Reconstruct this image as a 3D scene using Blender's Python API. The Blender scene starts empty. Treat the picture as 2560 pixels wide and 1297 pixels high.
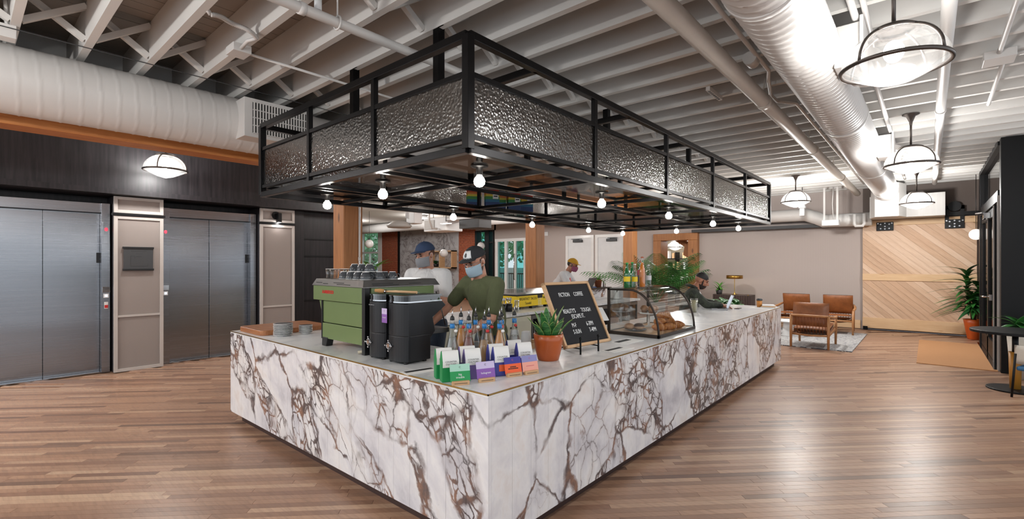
import bpy, math, random
from mathutils import Vector, Matrix

# ------------------------------------------------------------------ camera, world, exposure
scene = bpy.context.scene
COL = scene.collection
YAW = math.radians(40.87)
cam_data = bpy.data.cameras.new('camera')
cam_data.sensor_width = 36.0
cam_data.lens = 1202.0 / 2560.0 * 36.0
cam_data.shift_y = 8.5 / 2560.0
cam_data.clip_end = 200
cam = bpy.data.objects.new('camera', cam_data)
cam.location = (0, 0, 1.6)
cam.rotation_euler = (math.pi / 2, 0, YAW)
COL.objects.link(cam)
scene.camera = cam

world = bpy.data.worlds.new('daylight')
scene.world = world
world.use_nodes = True
wn = world.node_tree.nodes['Background']
wn.inputs[0].default_value = (0.86, 0.93, 1.0, 1)
wn.inputs[1].default_value = .8

vs = scene.view_settings
vs.view_transform = 'Standard'
vs.look = 'None'
vs.exposure = 0.66
vs.gamma = 1.0
vs.use_curve_mapping = False
try:
    scene.cycles.max_bounces = 8
    scene.cycles.diffuse_bounces = 3
    scene.cycles.glossy_bounces = 3
    scene.cycles.transmission_bounces = 6
    scene.cycles.transparent_max_bounces = 12
    scene.cycles.caustics_reflective = False
    scene.cycles.caustics_refractive = False
    scene.cycles.sample_clamp_indirect = 4.0
except Exception:
    pass

LAMP_W = 95.0      # pendant lamps
BULB_W = 28.0      # bare bulbs of the canopy
PI = math.pi
R_ = math.radians

# ------------------------------------------------------------------ helpers
def wm(o):
    m = o.matrix_basis.copy()
    while o.parent:
        o = o.parent
        m = o.matrix_basis @ m
    return m

def rotz(a): return Matrix.Rotation(a, 4, 'Z')
def rotx(a): return Matrix.Rotation(a, 4, 'X')
def roty(a): return Matrix.Rotation(a, 4, 'Y')
def tr(*v): return Matrix.Translation(Vector(v))
def scl(x, y, z): return Matrix.Diagonal((x, y, z, 1))

class MB:
    def __init__(self):
        self.v = []; self.f = []; self.s = []
    def add(self, vs, fs, smooth=False, M=None):
        n = len(self.v)
        for p in vs:
            p = Vector(p)
            self.v.append(M @ p if M is not None else p)
        for f in fs:
            self.f.append(tuple(i + n for i in f)); self.s.append(smooth)
        return self
    def box(self, x0, x1, y0, y1, z0, z1, M=None):
        v = [(x0,y0,z0),(x1,y0,z0),(x1,y1,z0),(x0,y1,z0),(x0,y0,z1),(x1,y0,z1),(x1,y1,z1),(x0,y1,z1)]
        return self.add(v, [(3,2,1,0),(4,5,6,7),(0,1,5,4),(1,2,6,5),(2,3,7,6),(3,0,4,7)], False, M)
    def cbox(self, c, s, M=None):
        return self.box(c[0]-s[0]/2,c[0]+s[0]/2,c[1]-s[1]/2,c[1]+s[1]/2,c[2]-s[2]/2,c[2]+s[2]/2,M)
    def tube(self, pts, r, n=10, cap=True, M=None, closed=False, smooth=True):
        pts = [Vector(p) for p in pts]
        k = len(pts)
        rs = r if isinstance(r, (list, tuple)) else [r]*k
        vs = []; prev = None
        for i, p in enumerate(pts):
            if closed: t = pts[(i+1) % k] - pts[i-1]
            elif i == 0: t = pts[1]-pts[0]
            elif i == k-1: t = pts[-1]-pts[-2]
            else: t = (pts[i+1]-pts[i]).normalized() + (pts[i]-pts[i-1]).normalized()
            t.normalize()
            if prev is None:
                a = Vector((0,0,1)) if abs(t.z) < 0.9 else Vector((1,0,0))
                u = t.cross(a).normalized()
            else:
                u = (prev - t*prev.dot(t))
                if u.length < 1e-6: u = t.orthogonal()
                u.normalize()
            prev = u; w = t.cross(u)
            for j in range(n):
                a = 2*PI*j/n
                vs.append(p + (u*math.cos(a) + w*math.sin(a))*rs[i])
        fs = []
        m = k if closed else k-1
        for i in range(m):
            for j in range(n):
                a = i*n+j; b = i*n+(j+1) % n; i2 = (i+1) % k
                fs.append((a, b, i2*n+(j+1) % n, i2*n+j))
        self.add(vs, fs, smooth, M)
        if cap and not closed:
            nn = len(self.v)-len(vs)
            self.f.append(tuple(nn+j for j in reversed(range(n)))); self.s.append(False)
            self.f.append(tuple(nn+(k-1)*n+j for j in range(n))); self.s.append(False)
        return self
    def bar(self, a, b, w, h=None, M=None):
        """square section bar from a to b"""
        h = h or w
        a = Vector(a); b = Vector(b); t = (b-a); L = t.length; t.normalize()
        up = Vector((0,0,1)) if abs(t.z) < 0.95 else Vector((0,1,0))
        u = t.cross(up).normalized(); q = u.cross(t)
        vs = []
        for p in (a, b):
            for (i, j) in ((-1,-1),(1,-1),(1,1),(-1,1)):
                vs.append(p + u*(i*w/2) + q*(j*h/2))
        return self.add(vs, [(3,2,1,0),(4,5,6,7),(0,1,5,4),(1,2,6,5),(2,3,7,6),(3,0,4,7)], False, M)
    def lathe(self, prof, n=24, M=None, a0=0, a1=2*PI, smooth=True, ridge=0.0):
        full = abs(a1-a0-2*PI) < 1e-6
        cols = n if full else n+1
        vs = []; fs = []
        for i, (r, z) in enumerate(prof):
            for j in range(cols):
                a = a0+(a1-a0)*j/n
                rr = r*(1+ridge*(1 if j % 2 else -1))
                vs.append((rr*math.cos(a), rr*math.sin(a), z))
        for i in range(len(prof)-1):
            for j in range(n):
                b = (j+1) % cols
                fs.append((i*cols+j, i*cols+b, (i+1)*cols+b, (i+1)*cols+j))
        return self.add(vs, fs, smooth, M)
    def disc(self, r, z, n=24, M=None, up=True):
        vs = [(r*math.cos(2*PI*j/n), r*math.sin(2*PI*j/n), z) for j in range(n)]
        f = tuple(range(n)) if up else tuple(reversed(range(n)))
        return self.add(vs, [f], False, M)
    def prism(self, poly, h0, h1, M=None, axis='z'):
        n = len(poly)
        def P(p, h):
            return (p[0], p[1], h) if axis == 'z' else ((p[0], h, p[1]) if axis == 'y' else (h, p[0], p[1]))
        vs = [P(p, h0) for p in poly]+[P(p, h1) for p in poly]
        fs = [tuple(reversed(range(n))), tuple(range(n, 2*n))]
        fs += [(i, (i+1) % n, n+(i+1) % n, n+i) for i in range(n)]
        return self.add(vs, fs, False, M)
    def ellip(self, c, r, M=None, n=16, m=10, z0=-1.0, z1=1.0):
        vs = []; fs = []
        if not isinstance(r, (tuple, list)): r = (r, r, r)
        a0 = math.asin(z0); a1 = math.asin(z1)
        for i in range(m+1):
            a = a0+(a1-a0)*i/m
            for j in range(n):
                b = 2*PI*j/n
                vs.append((c[0]+r[0]*math.cos(a)*math.cos(b), c[1]+r[1]*math.cos(a)*math.sin(b), c[2]+r[2]*math.sin(a)))
        for i in range(m):
            for j in range(n):
                fs.append((i*n+j, i*n+(j+1) % n, (i+1)*n+(j+1) % n, (i+1)*n+j))
        return self.add(vs, fs, True, M)
    def cap(self, p0, r0, p1, r1, n=12, M=None):
        """tapered capsule"""
        p0 = Vector(p0); p1 = Vector(p1); t = p1-p0
        if t.length < 1e-6: t = Vector((0,0,1e-4))
        t.normalize()
        pts = []; rs = []
        for a in (-80,-55,-28,0):
            pts.append(p0+t*(r0*math.sin(R_(a)))); rs.append(r0*math.cos(R_(a)))
        for a in (0,28,55,80):
            pts.append(p1+t*(r1*math.sin(R_(a)))); rs.append(r1*math.cos(R_(a)))
        if (p1-p0).length < 1e-4: pts.pop(4); rs.pop(4)
        return self.tube(pts, rs, n, True, M)
    def grid(self, fn, nu, nv, M=None, smooth=True):
        vs = [fn(i/nu, j/nv) for i in range(nu+1) for j in range(nv+1)]
        fs = [(i*(nv+1)+j, (i+1)*(nv+1)+j, (i+1)*(nv+1)+j+1, i*(nv+1)+j+1) for i in range(nu) for j in range(nv)]
        return self.add(vs, fs, smooth, M)
    def build(self, name, mat, parent=None, world=False, bevel=0, solid=0, remesh=0, smoothmod=0, subsurf=0):
        me = bpy.data.meshes.new(name)
        vv = self.v
        if world and parent is not None:
            mi = wm(parent).inverted()
            vv = [mi @ p for p in vv]
        me.from_pydata([tuple(p) for p in vv], [], self.f)
        me.polygons.foreach_set('use_smooth', self.s)
        me.update()
        if mat: me.materials.append(mat)
        o = bpy.data.objects.new(name, me); COL.objects.link(o)
        if parent: o.parent = parent
        if remesh:
            m = o.modifiers.new('remesh', 'REMESH'); m.mode = 'VOXEL'; m.voxel_size = remesh; m.use_smooth_shade = True
        if smoothmod:
            m = o.modifiers.new('smooth', 'SMOOTH'); m.factor = 0.5; m.iterations = smoothmod
        if subsurf:
            m = o.modifiers.new('sub', 'SUBSURF'); m.levels = subsurf; m.render_levels = subsurf
        if solid:
            m = o.modifiers.new('solid', 'SOLIDIFY'); m.thickness = solid; m.offset = 0
        if bevel:
            m = o.modifiers.new('bevel', 'BEVEL'); m.width = bevel; m.segments = 2; m.limit_method = 'ANGLE'; m.angle_limit = R_(40)
        return o

def tag(o, label=None, cat=None, group=None, kind=None):
    if label: o['label'] = label
    if cat: o['category'] = cat
    if group: o['group'] = group
    if kind: o['kind'] = kind
    return o

def thing(name, label, cat, loc=(0,0,0), rz=0, group=None):
    o = bpy.data.objects.new(name, None); COL.objects.link(o)
    o.empty_display_size = 0.1
    o.location = loc; o.rotation_euler = (0, 0, rz)
    return tag(o, label, cat, group)

def struct(name, mb, mat, label=None, **k):
    o = mb.build(name, mat, **k)
    tag(o, label, None, None, 'structure')
    return o

def sroot(name, label=None):
    o = bpy.data.objects.new(name, None); COL.objects.link(o)
    return tag(o, label, None, None, 'structure')

def dup(root, loc=None, rz=None, label=None, group=None):
    r = root.copy(); COL.objects.link(r)
    if loc is not None: r.location = loc
    if rz is not None: r.rotation_euler = (0, 0, rz)
    if label: r['label'] = label
    if group: r['group'] = group
    for ch in list(root.children):
        c = ch.copy(); COL.objects.link(c); c.parent = r
        for g in ch.children:
            d = g.copy(); COL.objects.link(d); d.parent = c
    return r

def text(name, s, size, mat, parent, loc, M=None, align='CENTER', sx=1.0, ext=0.0006, space=1.0, bold=0.0):
    """lettering lying in local XZ plane facing -Y (before M)"""
    cu = bpy.data.curves.new(name, 'FONT'); cu.body = s; cu.size = size
    cu.offset = bold; cu.align_x = align; cu.align_y = 'CENTER'; cu.extrude = ext; cu.space_character = space
    cu.resolution_u = 2
    cu.materials.append(mat)
    o = bpy.data.objects.new(name, cu); COL.objects.link(o); o.parent = parent
    B = tr(*loc) @ (M if M is not None else Matrix.Identity(4)) @ rotx(PI/2) @ scl(sx, 1, 1)
    o.matrix_basis = B
    return o

def pointlight(name, parent, loc, power, radius=0.05, col=(1, .99, .975)):
    l = bpy.data.lights.new(name, 'POINT'); l.energy = power; l.shadow_soft_size = radius; l.color = col
    o = bpy.data.objects.new(name, l); COL.objects.link(o); o.parent = parent; o.location = loc
    return o

# ------------------------------------------------------------------ materials
def lin(h):
    h = h.lstrip('#'); c = [int(h[i:i+2], 16)/255 for i in (0, 2, 4)]
    return tuple(x/12.92 if x <= 0.04045 else ((x+0.055)/1.055)**2.4 for x in c)

class NT:
    def __init__(self, name):
        self.m = bpy.data.materials.new(name); self.m.use_nodes = True
        self.t = self.m.node_tree; self.n = self.t.nodes; self.l = self.t.links
        self.b = self.n['Principled BSDF']; self.out = self.n['Material Output']
    def node(self, ty, **k):
        x = self.n.new(ty)
        for a, v in k.items(): setattr(x, a, v)
        return x
    def set(self, node, **k):
        for a, v in k.items():
            node.inputs[a.replace('_', ' ')].default_value = v
    def link(self, a, b): self.l.new(a, b)
    def coords(self, scale=(1,1,1), rot=(0,0,0), kind='Object'):
        if kind == 'World':
            src = self.node('ShaderNodeNewGeometry').outputs['Position']
        else:
            src = self.node('ShaderNodeTexCoord').outputs[kind]
        mp = self.node('ShaderNodeMapping'); mp.inputs['Scale'].default_value = scale; mp.inputs['Rotation'].default_value = rot
        self.link(src, mp.inputs['Vector']); return mp.outputs['Vector']
    def noise(self, vec, scale=5, detail=3, rough=.5, dist=0):
        x = self.node('ShaderNodeTexNoise'); self.link(vec, x.inputs['Vector'])
        x.inputs['Scale'].default_value = scale; x.inputs['Detail'].default_value = detail
        x.inputs['Roughness'].default_value = rough; x.inputs['Distortion'].default_value = dist
        return x
    def ramp(self, fac, stops, interp='LINEAR'):
        r = self.node('ShaderNodeValToRGB'); r.color_ramp.interpolation = interp
        e = r.color_ramp.elements
        while len(e) < len(stops): e.new(0.5)
        for i, (p, c) in enumerate(stops):
            e[i].position = p
            e[i].color = (*c, 1) if len(c) == 3 else c
        self.link(fac, r.inputs['Fac']); return r.outputs['Color']
    def mix(self, fac, a, b, blend='MIX'):
        x = self.node('ShaderNodeMix'); x.data_type = 'RGBA'; x.blend_type = blend
        for sock, v in ((x.inputs[0], fac), (x.inputs[6], a), (x.inputs[7], b)):
            if hasattr(v, 'is_linked'): self.link(v, sock)
            elif isinstance(v, (int, float)): sock.default_value = v
            else: sock.default_value = (*v, 1) if len(v) == 3 else v
        return x.outputs[2]
    def math(self, op, a, b=None, clamp=False):
        x = self.node('ShaderNodeMath', operation=op); x.use_clamp = clamp
        for s, v in ((x.inputs[0], a), (x.inputs[1], b)):
            if v is None: continue
            if hasattr(v, 'is_linked'): self.link(v, s)
            else: s.default_value = v
        return x.outputs[0]
    def bump(self, h, strength=.3, dist=.01):
        x = self.node('ShaderNodeBump'); x.inputs['Strength'].default_value = strength; x.inputs['Distance'].default_value = dist
        self.link(h, x.inputs['Height']); self.link(x.outputs[0], self.b.inputs['Normal']); return x.outputs[0]

def P(name, col, rough=.5, metal=0, noise=None, bump=None, coat=0, emis=None, spec=None, alpha=None):
    """plain procedural material; noise=(scale, amount) colour variation, bump=(scale, strength)"""
    t = NT(name); c = lin(col) if isinstance(col, str) else col
    t.b.inputs['Base Color'].default_value = (*c, 1)
    t.b.inputs['Roughness'].default_value = rough; t.b.inputs['Metallic'].default_value = metal
    if coat: t.b.inputs['Coat Weight'].default_value = coat
    if spec is not None: t.b.inputs['Specular IOR Level'].default_value = spec
    ns = noise or (6, .06)
    v = t.coords()
    n = t.noise(v, ns[0], 3)
    a = ns[1]
    t.link(t.mix(n.outputs['Fac'], tuple(x*(1-a) for x in c), tuple(min(1, x*(1+a)) for x in c)), t.b.inputs['Base Color'])
    if bump:
        t.bump(t.noise(v, bump[0], 3).outputs['Fac'], bump[1], .005)
    if emis:
        t.b.inputs['Emission Color'].default_value = (*lin(emis[0]), 1); t.b.inputs['Emission Strength'].default_value = emis[1]
    return t.m

def wood(name, c1, c2, rough=.45, grain=(2, 30, 30), dark=None, kind='Object', bump=.12, knots=False):
    t = NT(name); v = t.coords(grain, kind=kind)
    n1 = t.noise(v, 1.0, 5, .62, .6)
    v2 = t.coords(tuple(g*3 for g in grain), kind=kind)
    n2 = t.noise(v2, 1.0, 3)
    col = t.ramp(n1.outputs['Fac'], [(.3, lin(c1)), (.7, lin(c2))])
    col = t.mix(t.math('MULTIPLY', n2.outputs['Fac'], .35), col, lin(dark or c1))
    if knots:
        vk = t.coords(tuple(3.2 if g == min(grain) else 9 for g in grain), kind=kind)
        vo = t.node('ShaderNodeTexVoronoi'); t.link(vk, vo.inputs['Vector']); vo.inputs['Scale'].default_value = .5
        k = t.ramp(vo.outputs['Distance'], [(.0, (1,1,1)), (.09, (.8,.8,.8)), (.14, (0,0,0))])
        col = t.mix(k, col, lin(dark or c1))
    t.link(col, t.b.inputs['Base Color']); t.b.inputs['Roughness'].default_value = rough
    if bump: t.bump(n1.outputs['Fac'], bump, .004)
    return t.m

def glassy(name, tint=(1,1,1), fac=.12, rough=.03, body=0.0, bodycol=(.5,.5,.5), edge=.5):
    """thin glass: see-through with a sheen; body adds a share of diffuse colour (liquids, dirty glass)"""
    t = NT(name); n = t.n; n.remove(t.b)
    tp = t.node('ShaderNodeBsdfTransparent'); tp.inputs[0].default_value = (*tint, 1)
    gl = t.node('ShaderNodeBsdfGlossy'); gl.inputs['Roughness'].default_value = rough
    fr = t.node('ShaderNodeLayerWeight'); fr.inputs[0].default_value = .5
    nz = t.noise(t.coords(), 4, 2)
    f = t.math('MULTIPLY', fr.outputs['Facing'], t.math('ADD', t.math('MULTIPLY', nz.outputs['Fac'], .1), edge))
    f = t.math('ADD', f, fac, True)
    mx = t.node('ShaderNodeMixShader'); t.link(f, mx.inputs[0]); t.link(tp.outputs[0], mx.inputs[1]); t.link(gl.outputs[0], mx.inputs[2])
    last = mx.outputs[0]
    if body:
        df = t.node('ShaderNodeBsdfPrincipled'); df.inputs['Base Color'].default_value = (*bodycol, 1); df.inputs['Roughness'].default_value = .1
        m2 = t.node('ShaderNodeMixShader'); m2.inputs[0].default_value = body
        t.link(last, m2.inputs[1]); t.link(df.outputs[0], m2.inputs[2]); last = m2.outputs[0]
    t.link(last, t.out.inputs['Surface'])
    return t.m

def emit(name, col, strength):
    t = NT(name); c = lin(col)
    t.b.inputs['Base Color'].default_value = (*c, 1)
    t.b.inputs['Emission Color'].default_value = (*c, 1); t.b.inputs['Emission Strength'].default_value = strength
    return t.m

def m_marble():
    t = NT('calacatta_marble')
    v = t.coords((1, 1, 1), (R_(10), R_(37), 0), 'World')
    def warp(src, scale, amt, det=2):
        n = t.noise(v, scale, det, .5)
        w = t.node('ShaderNodeVectorMath', operation='MULTIPLY_ADD')
        t.link(n.outputs['Color'], w.inputs[0]); w.inputs[1].default_value = (amt, amt, amt); t.link(src, w.inputs[2]); return w.outputs[0]
    wv = warp(warp(v, 1.4, .28), 10.0, .07, 4)
    st = t.node('ShaderNodeMapping'); st.inputs['Scale'].default_value = (1.3, 1.15, .66); t.link(wv, st.inputs['Vector']); wv = st.outputs[0]
    def vor(scale, feat='DISTANCE_TO_EDGE'):
        x = t.node('ShaderNodeTexVoronoi', feature=feat); t.link(wv, x.inputs['Vector']); x.inputs['Scale'].default_value = scale
        return x
    big = vor(1.9).outputs['Distance']; cellc = vor(1.9, 'F1').outputs['Color']
    sep = t.node('ShaderNodeSeparateColor'); t.link(cellc, sep.inputs[0])
    mid = vor(5.2).outputs['Distance']; fine = vor(12.5).outputs['Distance']
    n_lo = t.noise(v, .8, 2, .5, .6).outputs['Fac']; n_mid = t.noise(v, 3.2, 3, .6).outputs['Fac']; n_hi = t.noise(v, 12, 3, .6).outputs['Fac']
    # fragments: some big cells stay clean, the others are shattered
    shat = t.math('MULTIPLY', t.math('SUBTRACT', sep.outputs[0], .30, True), 6.0, True)
    zone = t.ramp(n_lo, [(.24, (.0,.0,.0)), (.44, (1,1,1))])
    dens = t.math('MULTIPLY', t.math('MULTIPLY', shat, zone, True), t.ramp(n_mid, [(.30, (.25,.25,.25)), (.6, (1,1,1))]), True)
    def line(d, w):
        return t.math('SUBTRACT', 1.0, t.math('DIVIDE', d, t.math('ADD', w, .0012)), True)
    var = t.ramp(n_hi, [(.35, (.25,.25,.25)), (.65, (1,1,1))])
    l1 = t.math('MULTIPLY', line(big, t.math('MULTIPLY', t.math('MULTIPLY', var, zone), .06)), t.ramp(n_mid, [(.38, (.12,.12,.12)), (.56, (1,1,1))]), True)
    l2 = t.math('MULTIPLY', line(mid, t.math('MULTIPLY', t.math('MULTIPLY', var, dens), .13)), t.math('MULTIPLY', dens, 1.5), True)
    l3 = t.math('MULTIPLY', line(fine, t.math('MULTIPLY', t.math('MULTIPLY', var, dens), .19)), t.math('MULTIPLY', t.math('SUBTRACT', dens, .40, True), 3.0), True)
    vein = t.math('MAXIMUM', t.math('MAXIMUM', l1, l2), l3)
    patch = t.math('MULTIPLY', t.ramp(t.noise(wv, 3.4, 3, .55).outputs['Fac'], [(.60, (0,0,0)), (.68, (1,1,1))]), t.math('MULTIPLY', t.math('SUBTRACT', dens, .35, True), 2.2), True)
    vein = t.math('MAXIMUM', vein, t.math('MULTIPLY', patch, .8))
    vein = t.ramp(vein, [(.02, (0,0,0)), (.30, (.45,.45,.45)), (.7, (1,1,1))])
    veinc = t.ramp(t.noise(v, 5.5, 4, .6).outputs['Fac'], [(.36, lin('3C3335')), (.5, lin('594540')), (.64, lin('8A6048'))])
    cloud = t.ramp(t.noise(wv, 2.6, 5, .62).outputs['Fac'], [(.3, lin('BFBDC4')), (.44, lin('DDDBDF')), (.56, lin('ECEAEA')), (.74, lin('E0D3CC'))])
    soft = t.math('MULTIPLY', t.math('MULTIPLY', t.ramp(mid, [(0, (1,1,1)), (.22, (0,0,0))]), t.math('ADD', t.math('MULTIPLY', dens, .9), .14)), .45)
    base = t.mix(soft, cloud, lin('8E7E78'))
    t.link(t.mix(t.math('MULTIPLY', vein, .92), base, veinc), t.b.inputs['Base Color'])
    t.b.inputs['Roughness'].default_value = .2
    t.b.inputs['Specular IOR Level'].default_value = .35
    return t.m

def m_worktop():
    t = NT('white_worktop'); v = t.coords((1,1,1), (0,0,.6), 'World')
    n = t.noise(v, 1.3, 5, .6, 1.2)
    c = t.ramp(n.outputs['Fac'], [(.4, lin('E9E8E8')), (.5, lin('D3D4D6')), (.54, lin('E6E5E4')), (.7, lin('EBEAE9'))])
    t.link(c, t.b.inputs['Base Color']); t.b.inputs['Roughness'].default_value = .28
    return t.m

def m_floor():
    t = NT('oak_strip_floor')
    at = t.node('ShaderNodeAttribute', attribute_name='tone')
    sep = t.node('ShaderNodeSeparateColor'); t.link(at.outputs['Color'], sep.inputs[0])
    v = t.coords((2.2, 46, 1), (0, 0, R_(-45)), 'World')
    off = t.node('ShaderNodeVectorMath', operation='MULTIPLY_ADD'); t.link(at.outputs['Color'], off.inputs[0]); off.inputs[1].default_value = (37, 61, 0); t.link(v, off.inputs[2])
    n = t.noise(off.outputs[0], 1.0, 5, .62, .5)
    base = t.ramp(sep.outputs[0], [(0, lin('5E463A')), (.14, lin('826352')), (.45, lin('9C7861')), (.8, lin('AD886F')), (1, lin('C2A287'))])
    hue = t.ramp(sep.outputs[1], [(0, lin('9A7260')), (.5, lin('AC8870')), (1, lin('A88A78'))])
    base = t.mix(.25, base, hue)
    g = t.ramp(n.outputs['Fac'], [(.3, (.72,.70,.68)), (.55, (1,1,1)), (.75, (1.1,1.08,1.05))])
    col = t.mix(.8, base, t.mix(1.0, base, g, 'MULTIPLY'))
    t.link(col, t.b.inputs['Base Color'])
    t.link(t.math('ADD', t.math('MULTIPLY', n.outputs['Fac'], .18), .24), t.b.inputs['Roughness'])
    t.bump(n.outputs['Fac'], .06, .002)
    return t.m

def m_steel():
    t = NT('brushed_steel'); v = t.coords((.8, .8, 300), kind='World')
    n = t.noise(v, 1, 2)
    c = t.ramp(n.outputs['Fac'], [(.3, lin('878A8F')), (.7, lin('94969B'))])
    t.link(c, t.b.inputs['Base Color']); t.b.inputs['Metallic'].default_value = 1
    t.link(t.math('ADD', t.math('MULTIPLY', n.outputs['Fac'], .05), .24), t.b.inputs['Roughness'])
    t.b.inputs['Anisotropic'].default_value = .5
    v2 = t.coords((.4, .4, 1.6), kind='World'); t.bump(t.noise(v2, 1.0, 1).outputs['Fac'], .25, .03)
    return t.m

def m_blackwood():
    t = NT('black_stained_oak'); v = t.coords((26, 26, 1.6), kind='World')
    n = t.noise(v, 1, 5, .6)
    c = t.ramp(n.outputs['Fac'], [(.3, lin('0F0E11')), (.7, lin('252124'))])
    t.link(c, t.b.inputs['Base Color']); t.b.inputs['Roughness'].default_value = .45
    t.b.inputs['Specular IOR Level'].default_value = .3
    t.bump(n.outputs['Fac'], .1, .003)
    return t.m

def m_rainglass():
    t = NT('hammered_glass'); v = t.coords((1,1,1), kind='World')
    vo = t.node('ShaderNodeTexVoronoi', feature='SMOOTH_F1'); t.link(v, vo.inputs['Vector']); vo.inputs['Scale'].default_value = 62
    nz = t.noise(v, 14, 2)
    h = t.math('ADD', vo.outputs['Distance'], t.math('MULTIPLY', nz.outputs['Fac'], .5))
    bp = t.node('ShaderNodeBump'); bp.inputs['Strength'].default_value = .45; bp.inputs['Distance'].default_value = .006; t.link(h, bp.inputs['Height'])
    n = t.n; n.remove(t.b)
    rf = t.node('ShaderNodeBsdfRefraction'); rf.inputs['Color'].default_value = (.46,.45,.44,1); rf.inputs['Roughness'].default_value = .28; rf.inputs['IOR'].default_value = 1.12
    gl = t.node('ShaderNodeBsdfGlossy'); gl.inputs['Color'].default_value = (.62,.61,.60,1); gl.inputs['Roughness'].default_value = .14
    t.link(bp.outputs[0], rf.inputs['Normal']); t.link(bp.outputs[0], gl.inputs['Normal'])
    mx = t.node('ShaderNodeMixShader'); mx.inputs[0].default_value = .34
    t.link(rf.outputs[0], mx.inputs[1]); t.link(gl.outputs[0], mx.inputs[2]); t.link(mx.outputs[0], t.out.inputs['Surface'])
    return t.m

def m_flute(name, c1, c2, sc, axis=(0,1,0), rough=.7):
    """fine vertical fluting"""
    t = NT(name); v = t.coords(tuple(a*sc for a in axis), kind='World')
    w = t.node('ShaderNodeTexWave'); t.link(v, w.inputs['Vector']); w.inputs['Scale'].default_value = 1; w.bands_direction = 'DIAGONAL'
    c = t.mix(w.outputs['Fac'], lin(c1), lin(c2))
    n = t.noise(t.coords((1,1,1), kind='World'), 2, 2)
    c = t.mix(t.math('MULTIPLY', n.outputs['Fac'], .3), c, lin(c1))
    t.link(c, t.b.inputs['Base Color']); t.b.inputs['Roughness'].default_value = rough
    t.bump(w.outputs['Fac'], .3, .004)
    return t.m

def m_rug():
    t = NT('striped_woven_rug'); v = t.coords((1,1,1))
    n = t.noise(v, 5, 3)
    w = t.node('ShaderNodeTexWave'); t.link(v, w.inputs['Vector']); w.inputs['Scale'].default_value = 5.5; w.inputs['Distortion'].default_value = 5; w.inputs['Detail'].default_value = 3; w.bands_direction = 'Y'
    w.inputs['Detail Scale'].default_value = 2.5
    c = t.ramp(w.outputs['Fac'], [(.0, lin('30343E')), (.26, lin('5C606A')), (.42, lin('B9B7B5')), (1, lin('D2CFCC'))])
    t.link(c, t.b.inputs['Base Color']); t.b.inputs['Roughness'].default_value = .95
    t.bump(t.noise(v, 120, 2).outputs['Fac'], .6, .006)
    return t.m

def m_brick():
    t = NT('red_brick'); v = t.coords((1,1,1), kind='World')
    n = t.noise(v, 14, 3)
    at = t.node('ShaderNodeObjectInfo')
    c = t.ramp(n.outputs['Fac'], [(.3, lin('7E3A22')), (.55, lin('A5512F')), (.75, lin('B9683F'))])
    t.link(c, t.b.inputs['Base Color']); t.b.inputs['Roughness'].default_value = .85
    t.bump(n.outputs['Fac'], .3, .005)
    return t.m

def m_leather():
    t = NT('tan_leather'); v = t.coords()
    n = t.noise(v, 7, 4, .6)
    c = t.ramp(n.outputs['Fac'], [(.3, lin('74421F')), (.7, lin('965A30'))])
    t.link(c, t.b.inputs['Base Color']); t.b.inputs['Roughness'].default_value = .42
    t.bump(t.noise(v, 90, 3).outputs['Fac'], .2, .003)
    return t.m

def m_pattern(name, stops, axis_scale, rough=.6):
    t = NT(name); v = t.coords(axis_scale, kind='Generated')
    g = t.node('ShaderNodeSeparateXYZ'); t.link(v, g.inputs[0])
    c = t.ramp(g.outputs['Z'], stops, 'CONSTANT')
    n = t.noise(t.coords(), 30, 2); c = t.mix(t.math('MULTIPLY', n.outputs['Fac'], .12), c, (.05,.05,.05))
    t.link(c, t.b.inputs['Base Color']); t.b.inputs['Roughness'].default_value = rough
    return t.m

def m_lampglass(name='ribbed_lamp_glass', glow=.09):
    t = NT(name); n = t.n; n.remove(t.b)
    tp = t.node('ShaderNodeBsdfTransparent'); tp.inputs[0].default_value = (.93,.93,.92,1)
    gl = t.node('ShaderNodeBsdfGlossy'); gl.inputs['Roughness'].default_value = .08
    tl = t.node('ShaderNodeBsdfTranslucent'); tl.inputs[0].default_value = (.95,.94,.92,1)
    fr = t.node('ShaderNodeLayerWeight'); fr.inputs[0].default_value = .45
    nz = t.noise(t.coords((1,1,1)), 8, 2)
    m1 = t.node('ShaderNodeMixShader'); t.link(t.math('MULTIPLY', nz.outputs['Fac'], glow), m1.inputs[0]); t.link(tp.outputs[0], m1.inputs[1]); t.link(tl.outputs[0], m1.inputs[2])
    m2 = t.node('ShaderNodeMixShader'); t.link(t.math('MULTIPLY', fr.outputs['Facing'], .55), m2.inputs[0]); t.link(m1.outputs[0], m2.inputs[1]); t.link(gl.outputs[0], m2.inputs[2])
    t.link(m2.outputs[0], t.out.inputs['Surface'])
    return t.m

def m_cloth(name, col, amount=.18, rough=.9):
    t = NT(name); c = lin(col); v = t.coords()
    n = t.noise(v, 4, 4, .6, 1.0)
    t.link(t.mix(n.outputs['Fac'], tuple(x*(1-amount) for x in c), tuple(min(1, x*(1+amount)) for x in c)), t.b.inputs['Base Color'])
    t.b.inputs['Roughness'].default_value = rough
    f = t.noise(t.coords((1, 1, .45)), 9, 3, .5, 1.5)
    t.bump(f.outputs['Fac'], .55, .03)
    return t.m

def m_camo():
    t = NT('camouflage_jacket'); v = t.coords()
    n = t.noise(v, 14, 3, .6, .3)
    c = t.ramp(n.outputs['Fac'], [(.35, lin('272B23')), (.47, lin('353B2E')), (.55, lin('2C3027')), (.65, lin('3F4535'))], 'CONSTANT')
    t.link(c, t.b.inputs['Base Color']); t.b.inputs['Roughness'].default_value = .8
    t.bump(t.noise(v, 10, 3, .5, 1.5).outputs['Fac'], .5, .02)
    return t.m

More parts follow.
